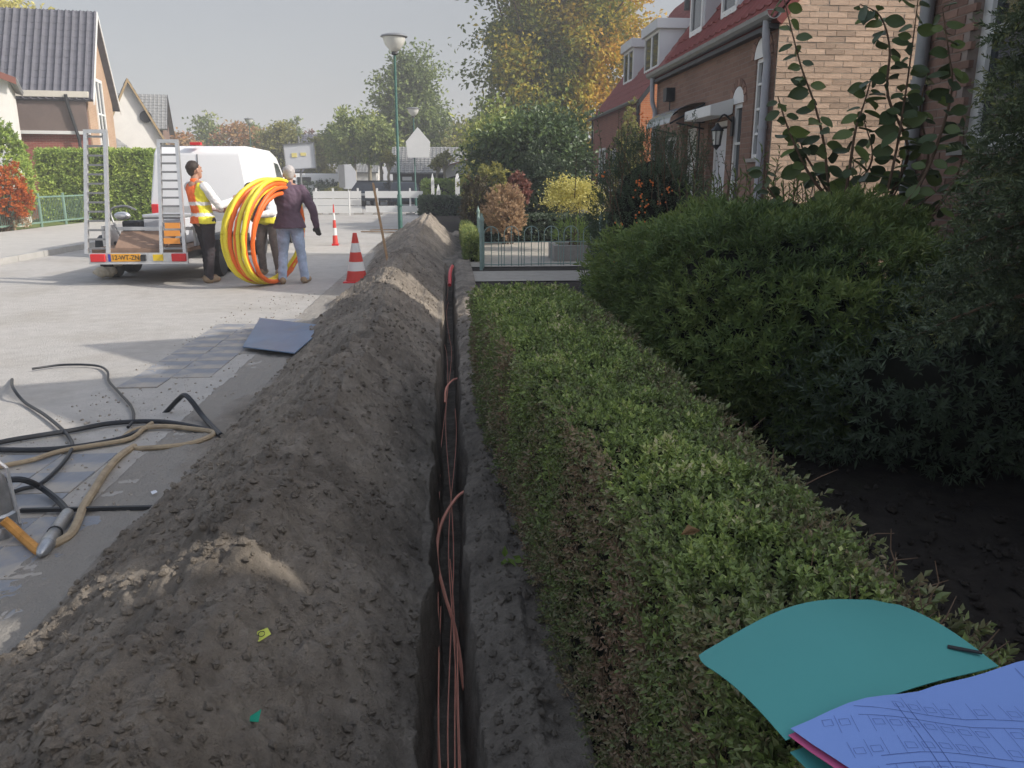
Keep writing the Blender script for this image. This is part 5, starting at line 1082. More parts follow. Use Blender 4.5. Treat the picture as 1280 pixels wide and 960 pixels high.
# ------------------------------------------------------------------ coil of duct
coil = thing('pipe_coil', 'big loose coil of orange and yellow duct held upright by the workers', 'pipe coil', (-2.9, 12.3, 0))
hx, hy = -2.27, 12.62
for k in range(17):
    f = k / 16; Rr = .735 - .09 * abs(f - .35) + .02 * rng.normal(); yaw = radians(48 + 22 * f + rng.normal() * 1.5); lean = radians(-3 + 10 * f)
    d = Vector((-cos(yaw), -sin(yaw) * .9, 0)); tilt = Vector((.10 + .05 * f, .12 - .16 * f, 1)).normalized(); c = Vector((hx, hy, Rr + .035)) + d * (Rr - .02) ; pts = []
    for i in range(49):
        a = 2 * pi * i / 48; p = c + d * cos(a) * Rr + tilt * sin(a) * Rr + Vector((rng.normal(), rng.normal(), 0)) * .004; p.z = max(p.z, .036); pts.append(p)
    pts[-1] = pts[0]
    MB().tube(pts, .031, 8, cap=False).build('pipe_loop', 'pipey' if k in (2, 3, 5, 8, 9, 12, 14) else 'pipeo', coil, smooth=True)

# ------------------------------------------------------------------ people
def melt(mb, vox, name, m, parent, smooth=5, wr=0.0, wf=30, shrink=0.0, mi=None):
    me = bpy.data.meshes.new('tmp'); me.from_pydata(mb.v, [], mb.f); o = bpy.data.objects.new('tmp', me); COL.objects.link(o)
    r = o.modifiers.new('r', 'REMESH'); r.mode = 'VOXEL'; r.voxel_size = vox; s = o.modifiers.new('s', 'SMOOTH'); s.factor = .5; s.iterations = smooth
    dg = bpy.context.evaluated_depsgraph_get(); dg.update(); me2 = bpy.data.meshes.new_from_object(o.evaluated_get(dg)); bpy.data.objects.remove(o); me2.name = name
    if wr:
        n = len(me2.vertices); co = np.empty(n * 3, np.float32); me2.vertices.foreach_get('co', co); co = co.reshape(-1, 3); no = np.empty(n * 3, np.float32); me2.vertices.foreach_get('normal', no); no = no.reshape(-1, 3)
        w = fbm(co[:, 2] * wf + co[:, 0] * wf * .4, co[:, 0] * wf * .5 + co[:, 1] * wf * .7, 3, 9); co += no * (w * wr)[:, None]; me2.vertices.foreach_set('co', co.ravel())
    me2.materials.clear(); ms = m if isinstance(m, list) else [m]
    for x in ms: me2.materials.append(MT[x])
    if mi is not None:
        n = len(me2.polygons); c = np.empty(n * 3, np.float32); me2.polygons.foreach_get('center', c); me2.polygons.foreach_set('material_index', mi(c.reshape(-1, 3)).astype(np.int32))
    me2.polygons.foreach_set('use_smooth', [True] * len(me2.polygons)); me2.update(); return link(name, me2, parent)
def hand(mb, wrist, d, side, curl=.5):
    """palm, four unequal bent fingers and a thumb leaving the side of the palm; d = direction of the forearm, side = towards the thumb"""
    wrist, d, side = Vector(wrist), Vector(d).normalized(), Vector(side); side = (side - d * side.dot(d)).normalized(); pn = d.cross(side).normalized()
    for k, off in enumerate((.028, .009, -.010, -.028)):
        base = wrist + d * .09 + side * off; mb.capsule(wrist + side * off * .6 + d * .01, base, .017, .014, 8)
        L = (.072, .080, .075, .058)[k]; p = base; dd = d.copy()
        for j, fr_ in enumerate((.45, .33, .25)): dd = (dd + pn * curl * (.5 + .4 * j)).normalized(); q = p + dd * L * fr_; mb.capsule(p, q, .0105 - .001 * j, .0098 - .001 * j, 8); p = q
    b = wrist + d * .03 + side * .03; mb.capsule(wrist + d * .015 + side * .012, b, .016, .014, 8); q = b + (d * .7 + side * .75).normalized() * .036; mb.capsule(b, q, .0125, .011, 8); mb.capsule(q, q + (d + side * .15 + pn * curl * .5).normalized() * .03, .011, .009, 8)
def head(mb, c, f, up):
    """skull, jaw, nose, ears; f = facing, up = top of head"""
    c, f, up = Vector(c), Vector(f).normalized(), Vector(up).normalized(); f = (f - up * f.dot(up)).normalized(); r = f.cross(up)
    mb.ball(c + up * .025 - f * .012, .095, 16, 12, (.86, 1.0, 1.05)); mb.capsule(c - up * .03 + f * .03, c - up * .085 + f * .055, .066, .042, 12); mb.capsule(c + f * .088 + up * .012, c + f * .108 - up * .022, .010, .014, 8)
    mb.capsule(c + f * .088 - up * .058 - r * .018, c + f * .088 - up * .058 + r * .018, .008, .008, 8); mb.capsule(c + f * .08 + up * .035 - r * .04, c + f * .08 + up * .035 + r * .04, .012, .012, 8)
    for s in (-1, 1): mb.ball(c + r * s * .085 - f * .005 - up * .01, .028, 8, 6, (.4, .7, 1.1)); mb.ball(c + r * s * .03 + f * .078 + up * .012, .012, 8, 6)
def person(label, loc, rot, J, top, hairm, sleeves, style):
    t = thing('person', label, 'person', (0, 0, 0)); g = {k: Vector(v) for k, v in J.items()}
    b = MB(); head(b, g['head'], g['face'], g['up']); b.capsule(g['neck'], g['head'] - g['up'].normalized() * .06 - g['face'].normalized() * .015, .058, .052, 12)
    b.capsule(g['neck'] - Vector((0, 0, .05)), g['chest'], .09, .14); b.capsule(g['chest'], g['pelvis'], .13, .13)
    for s in 'LR':
        b.capsule(g['neck'], g['sh' + s], .055, .058); b.capsule(g['sh' + s], g['el' + s], .050, .042); b.capsule(g['el' + s], g['wr' + s], .041, .029); d = (g['wr' + s] - g['el' + s]).normalized(); hand(b, g['wr' + s], d, g['th' + s], J.get('curl', .5) if isinstance(J.get('curl', .5), float) else .5)
        b.capsule(g['pelvis'], g['hip' + s], .11, .09); b.capsule(g['hip' + s], g['kn' + s], .082, .054); b.capsule(g['kn' + s], g['an' + s], .053, .038); b.capsule(g['an' + s], g['to' + s], .04, .032)
    melt(b, .0065, 'body', 'skin', t, 3)
    h = MB(); u, f = g['up'].normalized(), g['face'].normalized(); h.ball(g['head'] + u * .04 - f * .028, .099, 16, 12, (.88, .98, 1.0)); h.capsule(g['head'] - f * .06 - u * .03, g['head'] - f * .07 + u * .03, .06, .07, 10); melt(h, .012, 'hair', hairm, t, 2, .004, 60)
    tp = MB(); k = style.get('loose', 1.0)
    tp.capsule(g['chest'] + Vector((0, 0, .02)), g['waist'], .165 * k, .155 * k); tp.capsule(g['shL'] * .82 + g['shR'] * .18, g['shR'] * .82 + g['shL'] * .18, .085, .085); tp.capsule(g['waist'], g['waist'].lerp(g['hem'], .5), .155 * k, .145 * k); tp.capsule(g['shL'] * .6 + g['chest'] * .4, g['waist'] + (g['hipL'] - g['hipR']) * .3, .11, .10); tp.capsule(g['shR'] * .6 + g['chest'] * .4, g['waist'] + (g['hipR'] - g['hipL']) * .3, .11, .10); 0; tp.capsule(g['neck'] - Vector((0, 0, .06)), g['neck'] + Vector((0, 0, .01)), .085, .068)
    lat = (g['hipR'] - g['hipL']).normalized(); fwd = Vector((0, 0, 1)).cross(lat); vs = []; n = 18          # straight hanging hem
    for j in range(6):
        q = g['waist'].lerp(g['hem'] - Vector((0, 0, .055)), j / 5); rx, ry = (.165 + .062 * j / 5) * k, (.135 + .034 * j / 5) * k
        vs += [q + lat * rx * cos(2 * pi * i / n) + fwd * ry * sin(2 * pi * i / n) for i in range(n)]
    tp.add(vs, [(j * n + i, j * n + (i + 1) % n, (j + 1) * n + (i + 1) % n, (j + 1) * n + i) for j in range(5) for i in range(n)] + [tuple(range(n - 1, -1, -1)), tuple(range(5 * n, 6 * n))])
    sl = tp if sleeves == top['name'] else MB()
    for s in 'LR':
        sl.capsule(g['sh' + s], g['el' + s], .078 * k, .062 * k); e = g['wr' + s] if sleeves != 'short' else g['el' + s].lerp(g['wr' + s], .25); sl.capsule(g['el' + s], e, .062 * k, .046)
    melt(tp, .010, top['name'], top['mats'], t, 4, .012, 16, mi=top.get('mi'))
    if sl is not tp: melt(sl, .010, 'shirt', 'shirt', t, 4, .010, 20)
    lg = MB(); lg.capsule(g['hipL'], g['hipR'], .122, .122); lg.capsule(g['pelvis'] + Vector((0, 0, .04)), g['pelvis'], .12, .125)
    for s in 'LR': lg.capsule(g['hip' + s], g['kn' + s], .107, .075); lg.capsule(g['kn' + s], g['an' + s] + Vector((0, 0, -.01)), .073, .062)
    melt(lg, .010, 'trousers', style['legs'], t, 4, .011, 17)
    for s in 'LR':
        sh = MB(); d = (g['to' + s] - g['an' + s]); d.z = 0; d.normalize(); a = g['an' + s]; sh.capsule(Vector((a.x, a.y, .055)) - d * .05, Vector((a.x, a.y, .05)) + d * .13, .05, .045); sh.capsule((a.x, a.y, .06), (a.x, a.y, .12), .05, .047); sh.box(a.x - .03, a.y - .03, .0, a.x + .03, a.y + .03, .05); melt(sh, .010, 'shoe', style['shoe'], t, 3)
    if style.get('glove'):
        for s in style['glove']: gl = MB(); d = (g['wr' + s] - g['el' + s]).normalized(); hand(gl, g['wr' + s] - d * .004, d, g['th' + s], .5); n0 = len(gl.v); me = melt(gl, .006, 'glove', 'glove', t, 1, .0); me.scale = (1, 1, 1); co = np.empty(len(me.data.vertices) * 3, np.float32); no = co.copy(); me.data.vertices.foreach_get('co', co); me.data.vertices.foreach_get('normal', no); me.data.vertices.foreach_set('co', co + no * .006)
    t.location = loc; t.rotation_euler = (0, 0, rot); return t
def vest_mi(c):
    z, x, y = c[:, 2], c[:, 0], c[:, 1]; m = np.where(x > .115 + .1 * y, 1, 0); m = np.where((z > .98) & (z < 1.03) | (z > 1.14) & (z < 1.19), 2, m); return m
sk, t = SACK; off = LOC[t.name]; sk.v = [(x - off.x, y - off.y, z - off.z) for x, y, z in sk.v]; melt(sk, .014, 'cloth', 'sack', t, 2, .03, 14)
# man with hi-vis vest at the left, walking to the right with an arm towards the coil
person('man in orange and yellow safety vest and dark trousers facing the coil', (-3.66, 12.45, 0), radians(-40), dict(
    head=(.0, -.07, 1.64), face=(.05, 1, -.05), up=(0, -.06, 1), neck=(0, -.09, 1.47), chest=(0, -.05, 1.30), waist=(0, -.02, 1.08), hem=(0, -.01, .93), pelvis=(0, -.01, .93), hipL=(-.09, 0, .90), hipR=(.09, 0, .90), knL=(-.09, .06, .49), knR=(.09, .0, .49), anL=(-.09, .05, .09), anR=(.10, -.06, .09), toL=(-.10, .18, .04), toR=(.12, .07, .04),
    shL=(-.19, -.06, 1.40), shR=(.19, -.06, 1.40), elL=(-.25, .10, 1.15), elR=(.27, .10, 1.13), wrL=(-.06, .36, 1.06), wrR=(.24, .36, 1.20), thL=(.3, 0, 1), thR=(-.3, 0, 1)), dict(name='safety_vest', mats=['hiorange', 'hiyellow', 'silver'], mi=vest_mi), 'hair', 'shirt', dict(legs='trousers', shoe='shoe'))
# man from behind at the right, in a purple grey jacket
person('man seen from behind in purple grey jacket and pale jeans holding the coil', (-2.36, 12.2, 0), radians(6), dict(
    head=(.03, .10, 1.57), face=(-.2, 1, -.25), up=(0, .12, 1), neck=(.02, .04, 1.42), chest=(.01, .02, 1.25), waist=(0, 0, 1.02), hem=(0, -.01, .87), pelvis=(0, 0, .92), hipL=(-.09, 0, .88), hipR=(.09, 0, .88), knL=(-.12, .05, .48), knR=(.13, .03, .48), anL=(-.15, -.04, .09), anR=(.17, .02, .09), toL=(-.17, .10, .04), toR=(.22, .15, .04),
    shL=(-.19, .03, 1.36), shR=(.20, .02, 1.36), elL=(-.36, .14, 1.18), elR=(.34, .0, 1.09), wrL=(-.50, .28, 1.02), wrR=(.38, .05, .84), thL=(.5, .5, 0), thR=(-1, .4, 0)), dict(name='jacket', mats=['jacket']), 'greyhair', 'jacket', dict(legs='jeans', shoe='shoe', glove='R', loose=1.06))
# third man bent behind the coil
person('man in orange safety vest and grey trousers bending behind the coil', (-2.93, 13.35, 0), radians(168), dict(
    head=(.06, .42, 1.32), face=(.1, .9, -.55), up=(0, .55, .8), neck=(.03, .30, 1.22), chest=(0, .2, 1.12), waist=(0, .06, .98), hem=(0, 0, .88), pelvis=(0, -.02, .88), hipL=(-.09, -.02, .86), hipR=(.09, -.02, .86), knL=(-.12, .06, .48), knR=(.12, .05, .48), anL=(-.13, -.03, .09), anR=(.14, -.03, .09), toL=(-.16, .11, .04), toR=(.17, .11, .04),
    shL=(-.19, .26, 1.19), shR=(.19, .26, 1.19), elL=(-.26, .42, 1.0), elR=(.24, .44, 1.0), wrL=(-.14, .58, .98), wrR=(.12, .6, .96), thL=(.3, 0, 1), thR=(-.3, 0, 1)), dict(name='safety_vest', mats=['hiorange', 'hiyellow', 'silver'], mi=lambda c: np.where((c[:, 2] > .93) & (c[:, 2] < .98), 2, np.where(c[:, 2] < .93, 1, 0))), 'hair', 'shirt', dict(legs='workpants', shoe='shoe'))

# ------------------------------------------------------------------ hoses and tools at the lower left
def hose(label, pts, r, m, name='hose', cat='hose', n=8):
    return tag(MB().tube(catmull(pts, 8), r, n).build(name, m, smooth=True), label, cat)
gp = lambda px, py, z=.022: tuple(at(px, py, z=z))
hose('black hose bent up into a sharp peak over the paving', [gp(-30, 562), gp(60, 562), gp(130, 553), gp(165, 543, .03), tuple(at(200, 522, Y=5.25)), tuple(at(222, 500, Y=5.25)), tuple(at(231, 494, Y=5.2)), tuple(at(240, 502, Y=5.12)), tuple(at(255, 522, Y=5.0)), gp(276, 544, .03)], .0165, 'hose')
hose('long dusty hose sweeping across the sunlit sand, black at its near end', [gp(-40, 566), gp(0, 553), gp(45, 545), gp(90, 538), gp(140, 529), gp(200, 527), gp(245, 534), gp(274, 542)], .0155, 'hose')
hose('tan hose looping out of the sand beside the black ones', [gp(150, 550), gp(170, 537), gp(205, 533), gp(240, 536), gp(266, 540), gp(262, 546), gp(235, 555), gp(200, 559), gp(165, 561, .0)], .0155, 'hosetan')
hose('thick tan hose curling towards the metal mole', [gp(168, 558, .0), gp(150, 570), gp(132, 590), gp(118, 612), gp(104, 634), gp(97, 652), gp(88, 668), gp(72, 678), gp(58, 682)], .0195, 'hosetan')
hose('dusty grey hose running from the pump towards the tan loop', [gp(-20, 588), gp(10, 581), gp(40, 575), gp(75, 564), gp(115, 557), gp(160, 549), gp(178, 537), gp(190, 529)], .014, 'hosetan')
hose('thin dark cable looping over the sunny patch at upper left', [tuple(at(15, 474, Y=6.3)), gp(16, 484, .08), gp(30, 502), gp(55, 518), gp(78, 537), gp(90, 553), gp(88, 565), gp(75, 583), gp(50, 605), gp(25, 612), gp(-10, 625)], .011, 'hose', 'cable', 'cable')
hose('thin grey cable arching along the far edge of the sunny patch', [gp(40, 461), gp(80, 456), gp(120, 457), gp(134, 464), gp(136, 476), gp(150, 492), gp(164, 508), gp(167, 524), gp(160, 534)], .0095, 'hose', 'cable', 'cable')
hose('black hose dropping from the pump to the tail of the mole', [tuple(at(6, 600, Y=3.75)), tuple(at(30, 600, Y=3.74)), gp(52, 610, .05), gp(72, 625, .03), gp(85, 640, .03)], .0155, 'hose')
hose('ochre hose leading from the pump to the nose of the mole', [tuple(at(4, 650, Y=3.3)), gp(14, 658, .07), gp(28, 671, .03), gp(45, 686, .02), gp(52, 690, .02)], .020, 'hoseo')
tag(MB().bar(gp(26, 638, .02), gp(205, 634, .02), .018, .018).build('steel_rod', 'dark'), 'straight dark rod lying across the paving behind the mole', 'rod')
mo = thing('impact_mole', 'scratched steel torpedo-shaped boring mole lying on the paving', 'boring tool', gp(68, 670)); a, b = Vector(gp(86, 640, .032)), Vector(gp(50, 694, .032)); d = (b - a)
MB().lathe([(.012, 0), (.026, .015), (.028, .04), (.028, d.length * .62), (.031, d.length * .63), (.031, d.length * .78)], a, 16, d).build('barrel', 'steel', mo, smooth=True); MB().lathe([(.030, d.length * .781), (.027, d.length * .88), (.018, d.length * .97), (.006, d.length)], a, 16, d).build('nose', 'steel', mo, smooth=True); MB().lathe([(.0315, d.length * .50), (.0315, d.length * .52)], a, 16, d).build('band', 'dark', mo)
pu = thing('oiler_pump', 'metal pump with frame and red valve at the left picture edge', 'pump', gp(-5, 668, 0)); c = Vector(gp(-6, 668, 0))
MB().lathe([(.10, 0), (.105, .02), (.10, .05), (.095, .055), (.10, .08), (.10, .10), (.09, .11)], c, 24).build('base_ring', 'steel', pu, smooth=True); MB().lathe([(.088, .112), (.086, .16), (.075, .22), (.07, .26), (.05, .28), (.03, .30)], c, 24).build('tank', 'steel', pu, smooth=True)
for k in range(3): a_ = k * 2.1 + .2; MB().tube([c + Vector((.10 * cos(a_), .10 * sin(a_), .04)), c + Vector((.085 * cos(a_), .085 * sin(a_), .30)), c + Vector((.02 * cos(a_), .02 * sin(a_), .38))], .008, 6).build('frame_bar', 'alu', pu)
MB().box(c.x + .03, c.y - .045, .262, c.x + .062, c.y - .01, .29).build('valve', 'red', pu, bevel=.006); MB().tube([c + Vector((0, 0, .29)), c + Vector((0, 0, .34))], .02, 10).build('fitting', 'dark', pu)
# litter
def scrap(label, px, py, X, m, pts, name='scrap_paper', cat='scrap'):
    p = at(px, py, z=.0)
    zz = soil_z(p.x, p.y)
    for _ in range(8): p = at(px, py, z=zz); zz = soil_z(p.x, p.y) + .006
    n = Vector((0, -.35, 1)).normalized(); u = Vector((1, 0, .12)).normalized(); v = n.cross(u); mb = MB(); mb.prism([p + u * a + v * b_ + n * (.012 + .006 * sin(a * 90)) for a, b_ in pts], -n * .0012)
    o = mb.build(name, m, None, origin=p); return tag(o, label, cat), p, u, v, n
o, p, u, v, n = scrap('yellow paper scrap printed with a dark ring, lying on the heap', 328, 797, None, 'tag_y', [(-.024, -.010), (-.004, -.020), (.026, -.006), (.014, .016), (-.016, .018)])
MB().ring(p + n * .015, n, .0085, .0012, 16, 4).build('printed_ring', 'dark', o, local=False)
for ch in o.children: ch.location = (0, 0, 0)
scrap('torn green plastic triangle on the dark spoil heap', 316, 903, None, 'tag_g', [(-.024, .004), (.018, -.014), (.020, .020)])
scrap('small crumpled white paper scrap on the sand', 193, 617, None, 'tag_w', [(-.02, .012), (-.004, -.016), (.022, -.012), (.010, .004), (-.006, .014)])

# ------------------------------------------------------------------ garden planting on the right
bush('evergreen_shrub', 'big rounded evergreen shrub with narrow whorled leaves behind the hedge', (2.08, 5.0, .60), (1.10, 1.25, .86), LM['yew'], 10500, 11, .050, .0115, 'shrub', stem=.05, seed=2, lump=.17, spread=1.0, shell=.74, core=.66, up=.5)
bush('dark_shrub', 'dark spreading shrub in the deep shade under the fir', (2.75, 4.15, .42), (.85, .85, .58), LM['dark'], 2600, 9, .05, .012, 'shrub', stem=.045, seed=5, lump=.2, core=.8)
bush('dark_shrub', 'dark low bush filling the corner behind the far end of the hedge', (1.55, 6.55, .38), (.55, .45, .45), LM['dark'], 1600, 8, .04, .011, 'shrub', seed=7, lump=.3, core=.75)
P_ = bush('firethorn_bush', 'dark upright firethorn bush dotted with orange berries', (1.92, 7.7, .92), (.58, .6, 1.0), LM['dark'], 5200, 8, .028, .010, 'shrub', stem=.07, seed=9, lump=.25, up=.7, shell=.78, core=.76)
ext = []; mb = MB()
for i in range(80):                                     # long upright whips standing out of the top
    x, y = 1.92 + rng.normal() * .32, 7.6 + rng.normal() * .3; z0 = 1.35 + rng.uniform(-.3, .2); h = rng.uniform(.2, .62); p = np.array([x, y, z0]); q = p + np.array([rng.normal() * .09, rng.normal() * .06, h]); mb.tube([p, q], [.006, .002], 4, cap=False)
    k = 26; t_ = np.linspace(0, 1, k)[:, None]; pp = p + (q - p) * t_; ext.append(leaves(pp, rand_dirs(k) + np.array([0, 0, .7]), rand_dirs(k), .034, .010) + (np.full(k, .45) + rng.normal(size=k) * .15,))
mb.build('whips', 'twig', P_)['kind'] = 'stuff'; leaf_object('whip_leaves', P_, ext, LM['dark'], 'stuff')
be = MB()
for i in range(22):
    c = Vector((1.88 + rng.normal() * .34, 7.06 + rng.normal() * .10, 1.05 + rng.normal() * .42))
    if i < 7: c = Vector((1.66 + rng.normal() * .04, 7.02, .75 + i * .12))
    for j in range(6): be.ball(c + Vector(rng.normal(size=3)) * .022, .0085, 5, 4)
be.build('berries', mat('orange_berries', (.72, .20, .05), .4), P_)['kind'] = 'stuff'
for i, (x, y, h, lab) in enumerate(((2.28, 6.7, 1.45, 'tall lance-leaved plant in front of the white front door'), (2.65, 6.6, 1.62, 'tall lance-leaved plant before the corner downpipe'), (3.0, 6.3, 1.55, 'tall lance-leaved plant against the sunlit gable'))):
    t = thing('tall_perennial', lab, 'plant', (x, y, 0), 'tall lance-leaved plants before the brick house'); sets = []; mb = MB()
    for k in range(26):
        p = np.array([x + rng.normal() * .16, y + rng.normal() * .14, .0]); q = p + np.array([rng.normal() * .16, rng.normal() * .14, h * rng.uniform(.75, 1.08)]); mb.tube([p, (p + q) / 2 + rng.normal(size=3) * .02, q], [.006, .005, .003], 4, cap=False)
        n = 34; tt = np.linspace(.3, 1.0, n)[:, None]; pp = p + (q - p) * tt; a = np.arange(n) * 2.4; D_ = np.stack([np.cos(a), np.sin(a), .45 + .9 * tt[:, 0] ** 4], 1); sets.append(leaves(pp, D_, np.array([0, 0, 1.]) + rng.normal(size=(n, 3)) * .3, .085 * rng.uniform(.7, 1.2, n), .013, curl=.15) + (.55 + rng.normal(size=n) * .18,))
    mb.build('stems', 'twig', t); leaf_object('foliage', t, sets, LM['yew'])
# broad-leaved shrub whose stems stand against the lit gable; every leaf an object
Mg = thing('broad_leaved_shrub', 'sparse broad-leaved shrub with large dark leaves against the lit gable', 'shrub', (2.75, 5.7, 0))
stems = [([(1062, 330), (1048, 285), (1036, 235), (1030, 180), (1018, 130), (1002, 85), (990, 40), (978, -10)], 5.6), ([(1050, 290), (1062, 210), (1070, 160), (1080, 130), (1090, 95)], 5.55), ([(1045, 260), (1010, 215), (985, 160), (972, 120)], 5.7),
         ([(1075, 330), (1100, 270), (1118, 200), (1130, 130), (1140, 60), (1150, -20)], 5.4), ([(1105, 260), (1135, 190), (1110, 120), (1112, 60), (1100, 20), (1075, 5)], 5.5), ([(1110, 280), (1150, 230), (1175, 170), (1190, 110), (1185, 60), (1178, 10)], 5.2), ([(1085, 320), (1060, 260), (1090, 200), (1080, 150)], 5.6), ([(1120, 320), (1165, 270), (1200, 210), (1205, 150)], 5.2), ([(1070, 320), (1000, 275), (960, 235), (955, 200)], 5.9), ([(1085, 310), (1130, 250), (1160, 200), (1150, 140), (1160, 90)], 5.5), ([(1080, 330), (1040, 290), (1010, 262), (985, 250)], 5.5), ([(1080, 330), (1110, 290), (1140, 262), (1170, 240)], 5.3), ([(1070, 330), (1085, 280), (1120, 240), (1128, 200)], 5.4), ([(1070, 330), (1040, 250), (1005, 190), (1000, 160)], 5.75)]
lm = []
for v in range(5):
    n = 6; vs = []; fs = []; cur = .25 + .5 * v / 5
    for i in range(n + 1):
        u = i / n; w = .36 * sin(pi * min(1, u * .92 + .06)) ** .75; z = -cur * .35 * u * u; vs += [(-w, u, z + .10), (0, u, z), (w, u, z + .10)]
    for i in range(n): o = i * 3; fs += [(o, o + 1, o + 4, o + 3), (o + 1, o + 2, o + 5, o + 4)]
    me = bpy.data.meshes.new('leaf'); me.from_pydata(vs, [], fs); me.materials.append(LM['big']); me.polygons.foreach_set('use_smooth', [True] * len(me.polygons)); a = me.attributes.new('tint', 'FLOAT', 'FACE'); a.data.foreach_set('value', [.15 + .2 * v + .0] * len(fs)); lm.append(me)
sm = MB(); sm.tube(catmull([(2.75, 5.7, 0), (2.72, 5.66, .4), tuple(at(1070, 325, Y=5.6))], 5), .022, 8); nl = 0
for path, Yd in stems:
    pts = catmull([at(px, py, Y=Yd + .03 * i) for i, (px, py) in enumerate(path)], 6); k = len(pts); sm.tube(pts, [.013 - .010 * i / k for i in range(k)], 6)
    Ltot = sum((pts[i + 1] - pts[i]).length for i in range(k - 1)); n = int(Ltot / .044)
    for i in range(n):
        f = .12 + .88 * i / max(1, n - 1); p = pts[min(k - 1, int(f * (k - 1)))]; tdir = (pts[min(k - 1, int(f * (k - 1)) + 1)] - pts[max(0, int(f * (k - 1)) - 1)]).normalized()
        a = i * 2.5 + rng.normal() * .4; sd = Vector((cos(a), sin(a) * .7, 0)); d = (sd + tdir * .35 + Vector((0, 0, -.45 + .3 * rng.normal()))).normalized(); nn = (Vector((-.15, -.75, .55)) + Vector(rng.normal(size=3)) * .5).normalized()
        x_ax = d.cross(nn).normalized(); nn = x_ax.cross(d); o = bpy.data.objects.new('leaf', random.choice(lm)); COL.objects.link(o); o.parent = Mg; sz = rng.uniform(.10, .19) * (1.0 - .3 * f)
        pe = p + d * .018; sm.tube([p, pe], .0018, 4, cap=False); M_ = Matrix((x_ax, d, nn)).transposed().to_4x4(); M_.translation = pe - LOC[Mg.name]; o.matrix_local = M_ @ Matrix.Diagonal((sz * .95, sz, sz, 1)); nl += 1
sm.build('stem', 'twig', Mg, smooth=True)

def fir_tree(label, base, h, reach, seed, nb=110, z0=.80):
    r = np.random.default_rng(seed); base = np.array(base, float); t = thing('fir_tree', label, 'tree', tuple(base)); mb = MB(); tk = MB()
    tk.tube([base, base + [0, 0, h * .5], base + [0, 0, h]], [.085, .06, .015], 8); tk.build('trunk', 'bark', t, smooth=True); sets = []
    for i in range(nb):
        f = (i + .5) / nb; z = z0 + .2 + (h - z0 - .25) * f; az = i * 2.399 + r.normal() * .2; L = reach * (1.05 - .78 * f) * r.uniform(.75, 1.12); d = np.array([cos(az), sin(az), 0]); sd = np.cross(d, [0, 0, 1.0])
        cur = r.normal() * .12; pts = [base + [0, 0, z] + d * L * u + sd * cur * u * u * L + np.array([0, 0, (.10 * u - .38 * u * u) * L]) for u in np.linspace(0, 1, 9)]; mb.tube(pts, [.015 * (1 - .85 * j / 8) for j in range(9)], 5, cap=False)
        tw = []
        for j in range(1, 9):
            for q in range(15):
                l2 = (.07 + .15 * (1 - (j / 9) ** 2)) * r.uniform(.6, 1.25); a = r.uniform(0, 6.28); dd = d * r.uniform(.45, 1.0) + sd * cos(a) * .85 + np.array([0, 0, sin(a) * .55 - .18]); tw.append((pts[j] + (pts[j - 1] - pts[j]) * r.uniform(0, 1), dd / np.linalg.norm(dd), l2))
        tw.append((pts[-2], (pts[-1] - pts[-2]) / np.linalg.norm(pts[-1] - pts[-2]), L / 8 + .07))
        bt = r.uniform(-.08, .12)
        for p0, dd, l2 in tw:
            n = max(12, int(l2 / .0044)); u = np.linspace(0, 1, n); P = p0 + dd * (u * l2)[:, None]; a = r.uniform(0, 6.28, n); A = np.cross(dd, [0.01, 0, 1.0]); A /= np.linalg.norm(A); Bv = np.cross(dd, A)
            rad = A[None] * np.cos(a)[:, None] + Bv[None] * np.sin(a)[:, None]; tip = .35 * (r.uniform() > .85)
            sets.append(leaves(P, rad * (1.05 - .5 * u)[:, None] + dd * .7, r.normal(size=(n, 3)), .024 * r.uniform(.75, 1.15, n), .0062, .0) + (.34 + bt + .28 * u ** 2 + r.normal(size=n) * .10 + tip * u,))
    mb.build('branches', 'twig', t); leaf_object('needles', t, sets, LM['fir']); return t
fir_tree('blue green fir with drooping needle sprays at the right picture edge', (2.46, 2.85, 0), 3.5, .72, 4)
w_ = thing('weed', 'small green weed growing from the bank at the hedge foot', 'plant', (.205, 2.85, .05)); v, f = leaves(np.tile([.2, 2.85, .06], (7, 1)) + rng.normal(size=(7, 3)) * .012, rand_dirs(7) + np.array([0, 0, .5]), np.tile([0, -.3, 1.], (7, 1)) + rng.normal(size=(7, 3)) * .3, .05, .026); leaf_object('foliage', w_, [(v, f, np.full(7, .5))], LM['lime'])
for i, (x, y, z) in enumerate(((.66, 1.62, .70), (.30, 4.2, .5))): pass
lf = thing('fallen_leaf', 'curled brown dead leaf lying on the hedge behind the folder', 'leaf', (.455, 1.42, .80)); v, f = leaves(np.array([[.44, 1.42, .825], [.44, 1.42, .825]]), np.array([[1, .15, .12], [1, .15, .12]]), np.array([[0, -.5, 1.], [0, .3, 1.]]), .042, .026, .4); leaf_object('blade', lf, [(v, f, np.array([0., .08]))], LM['beige'])
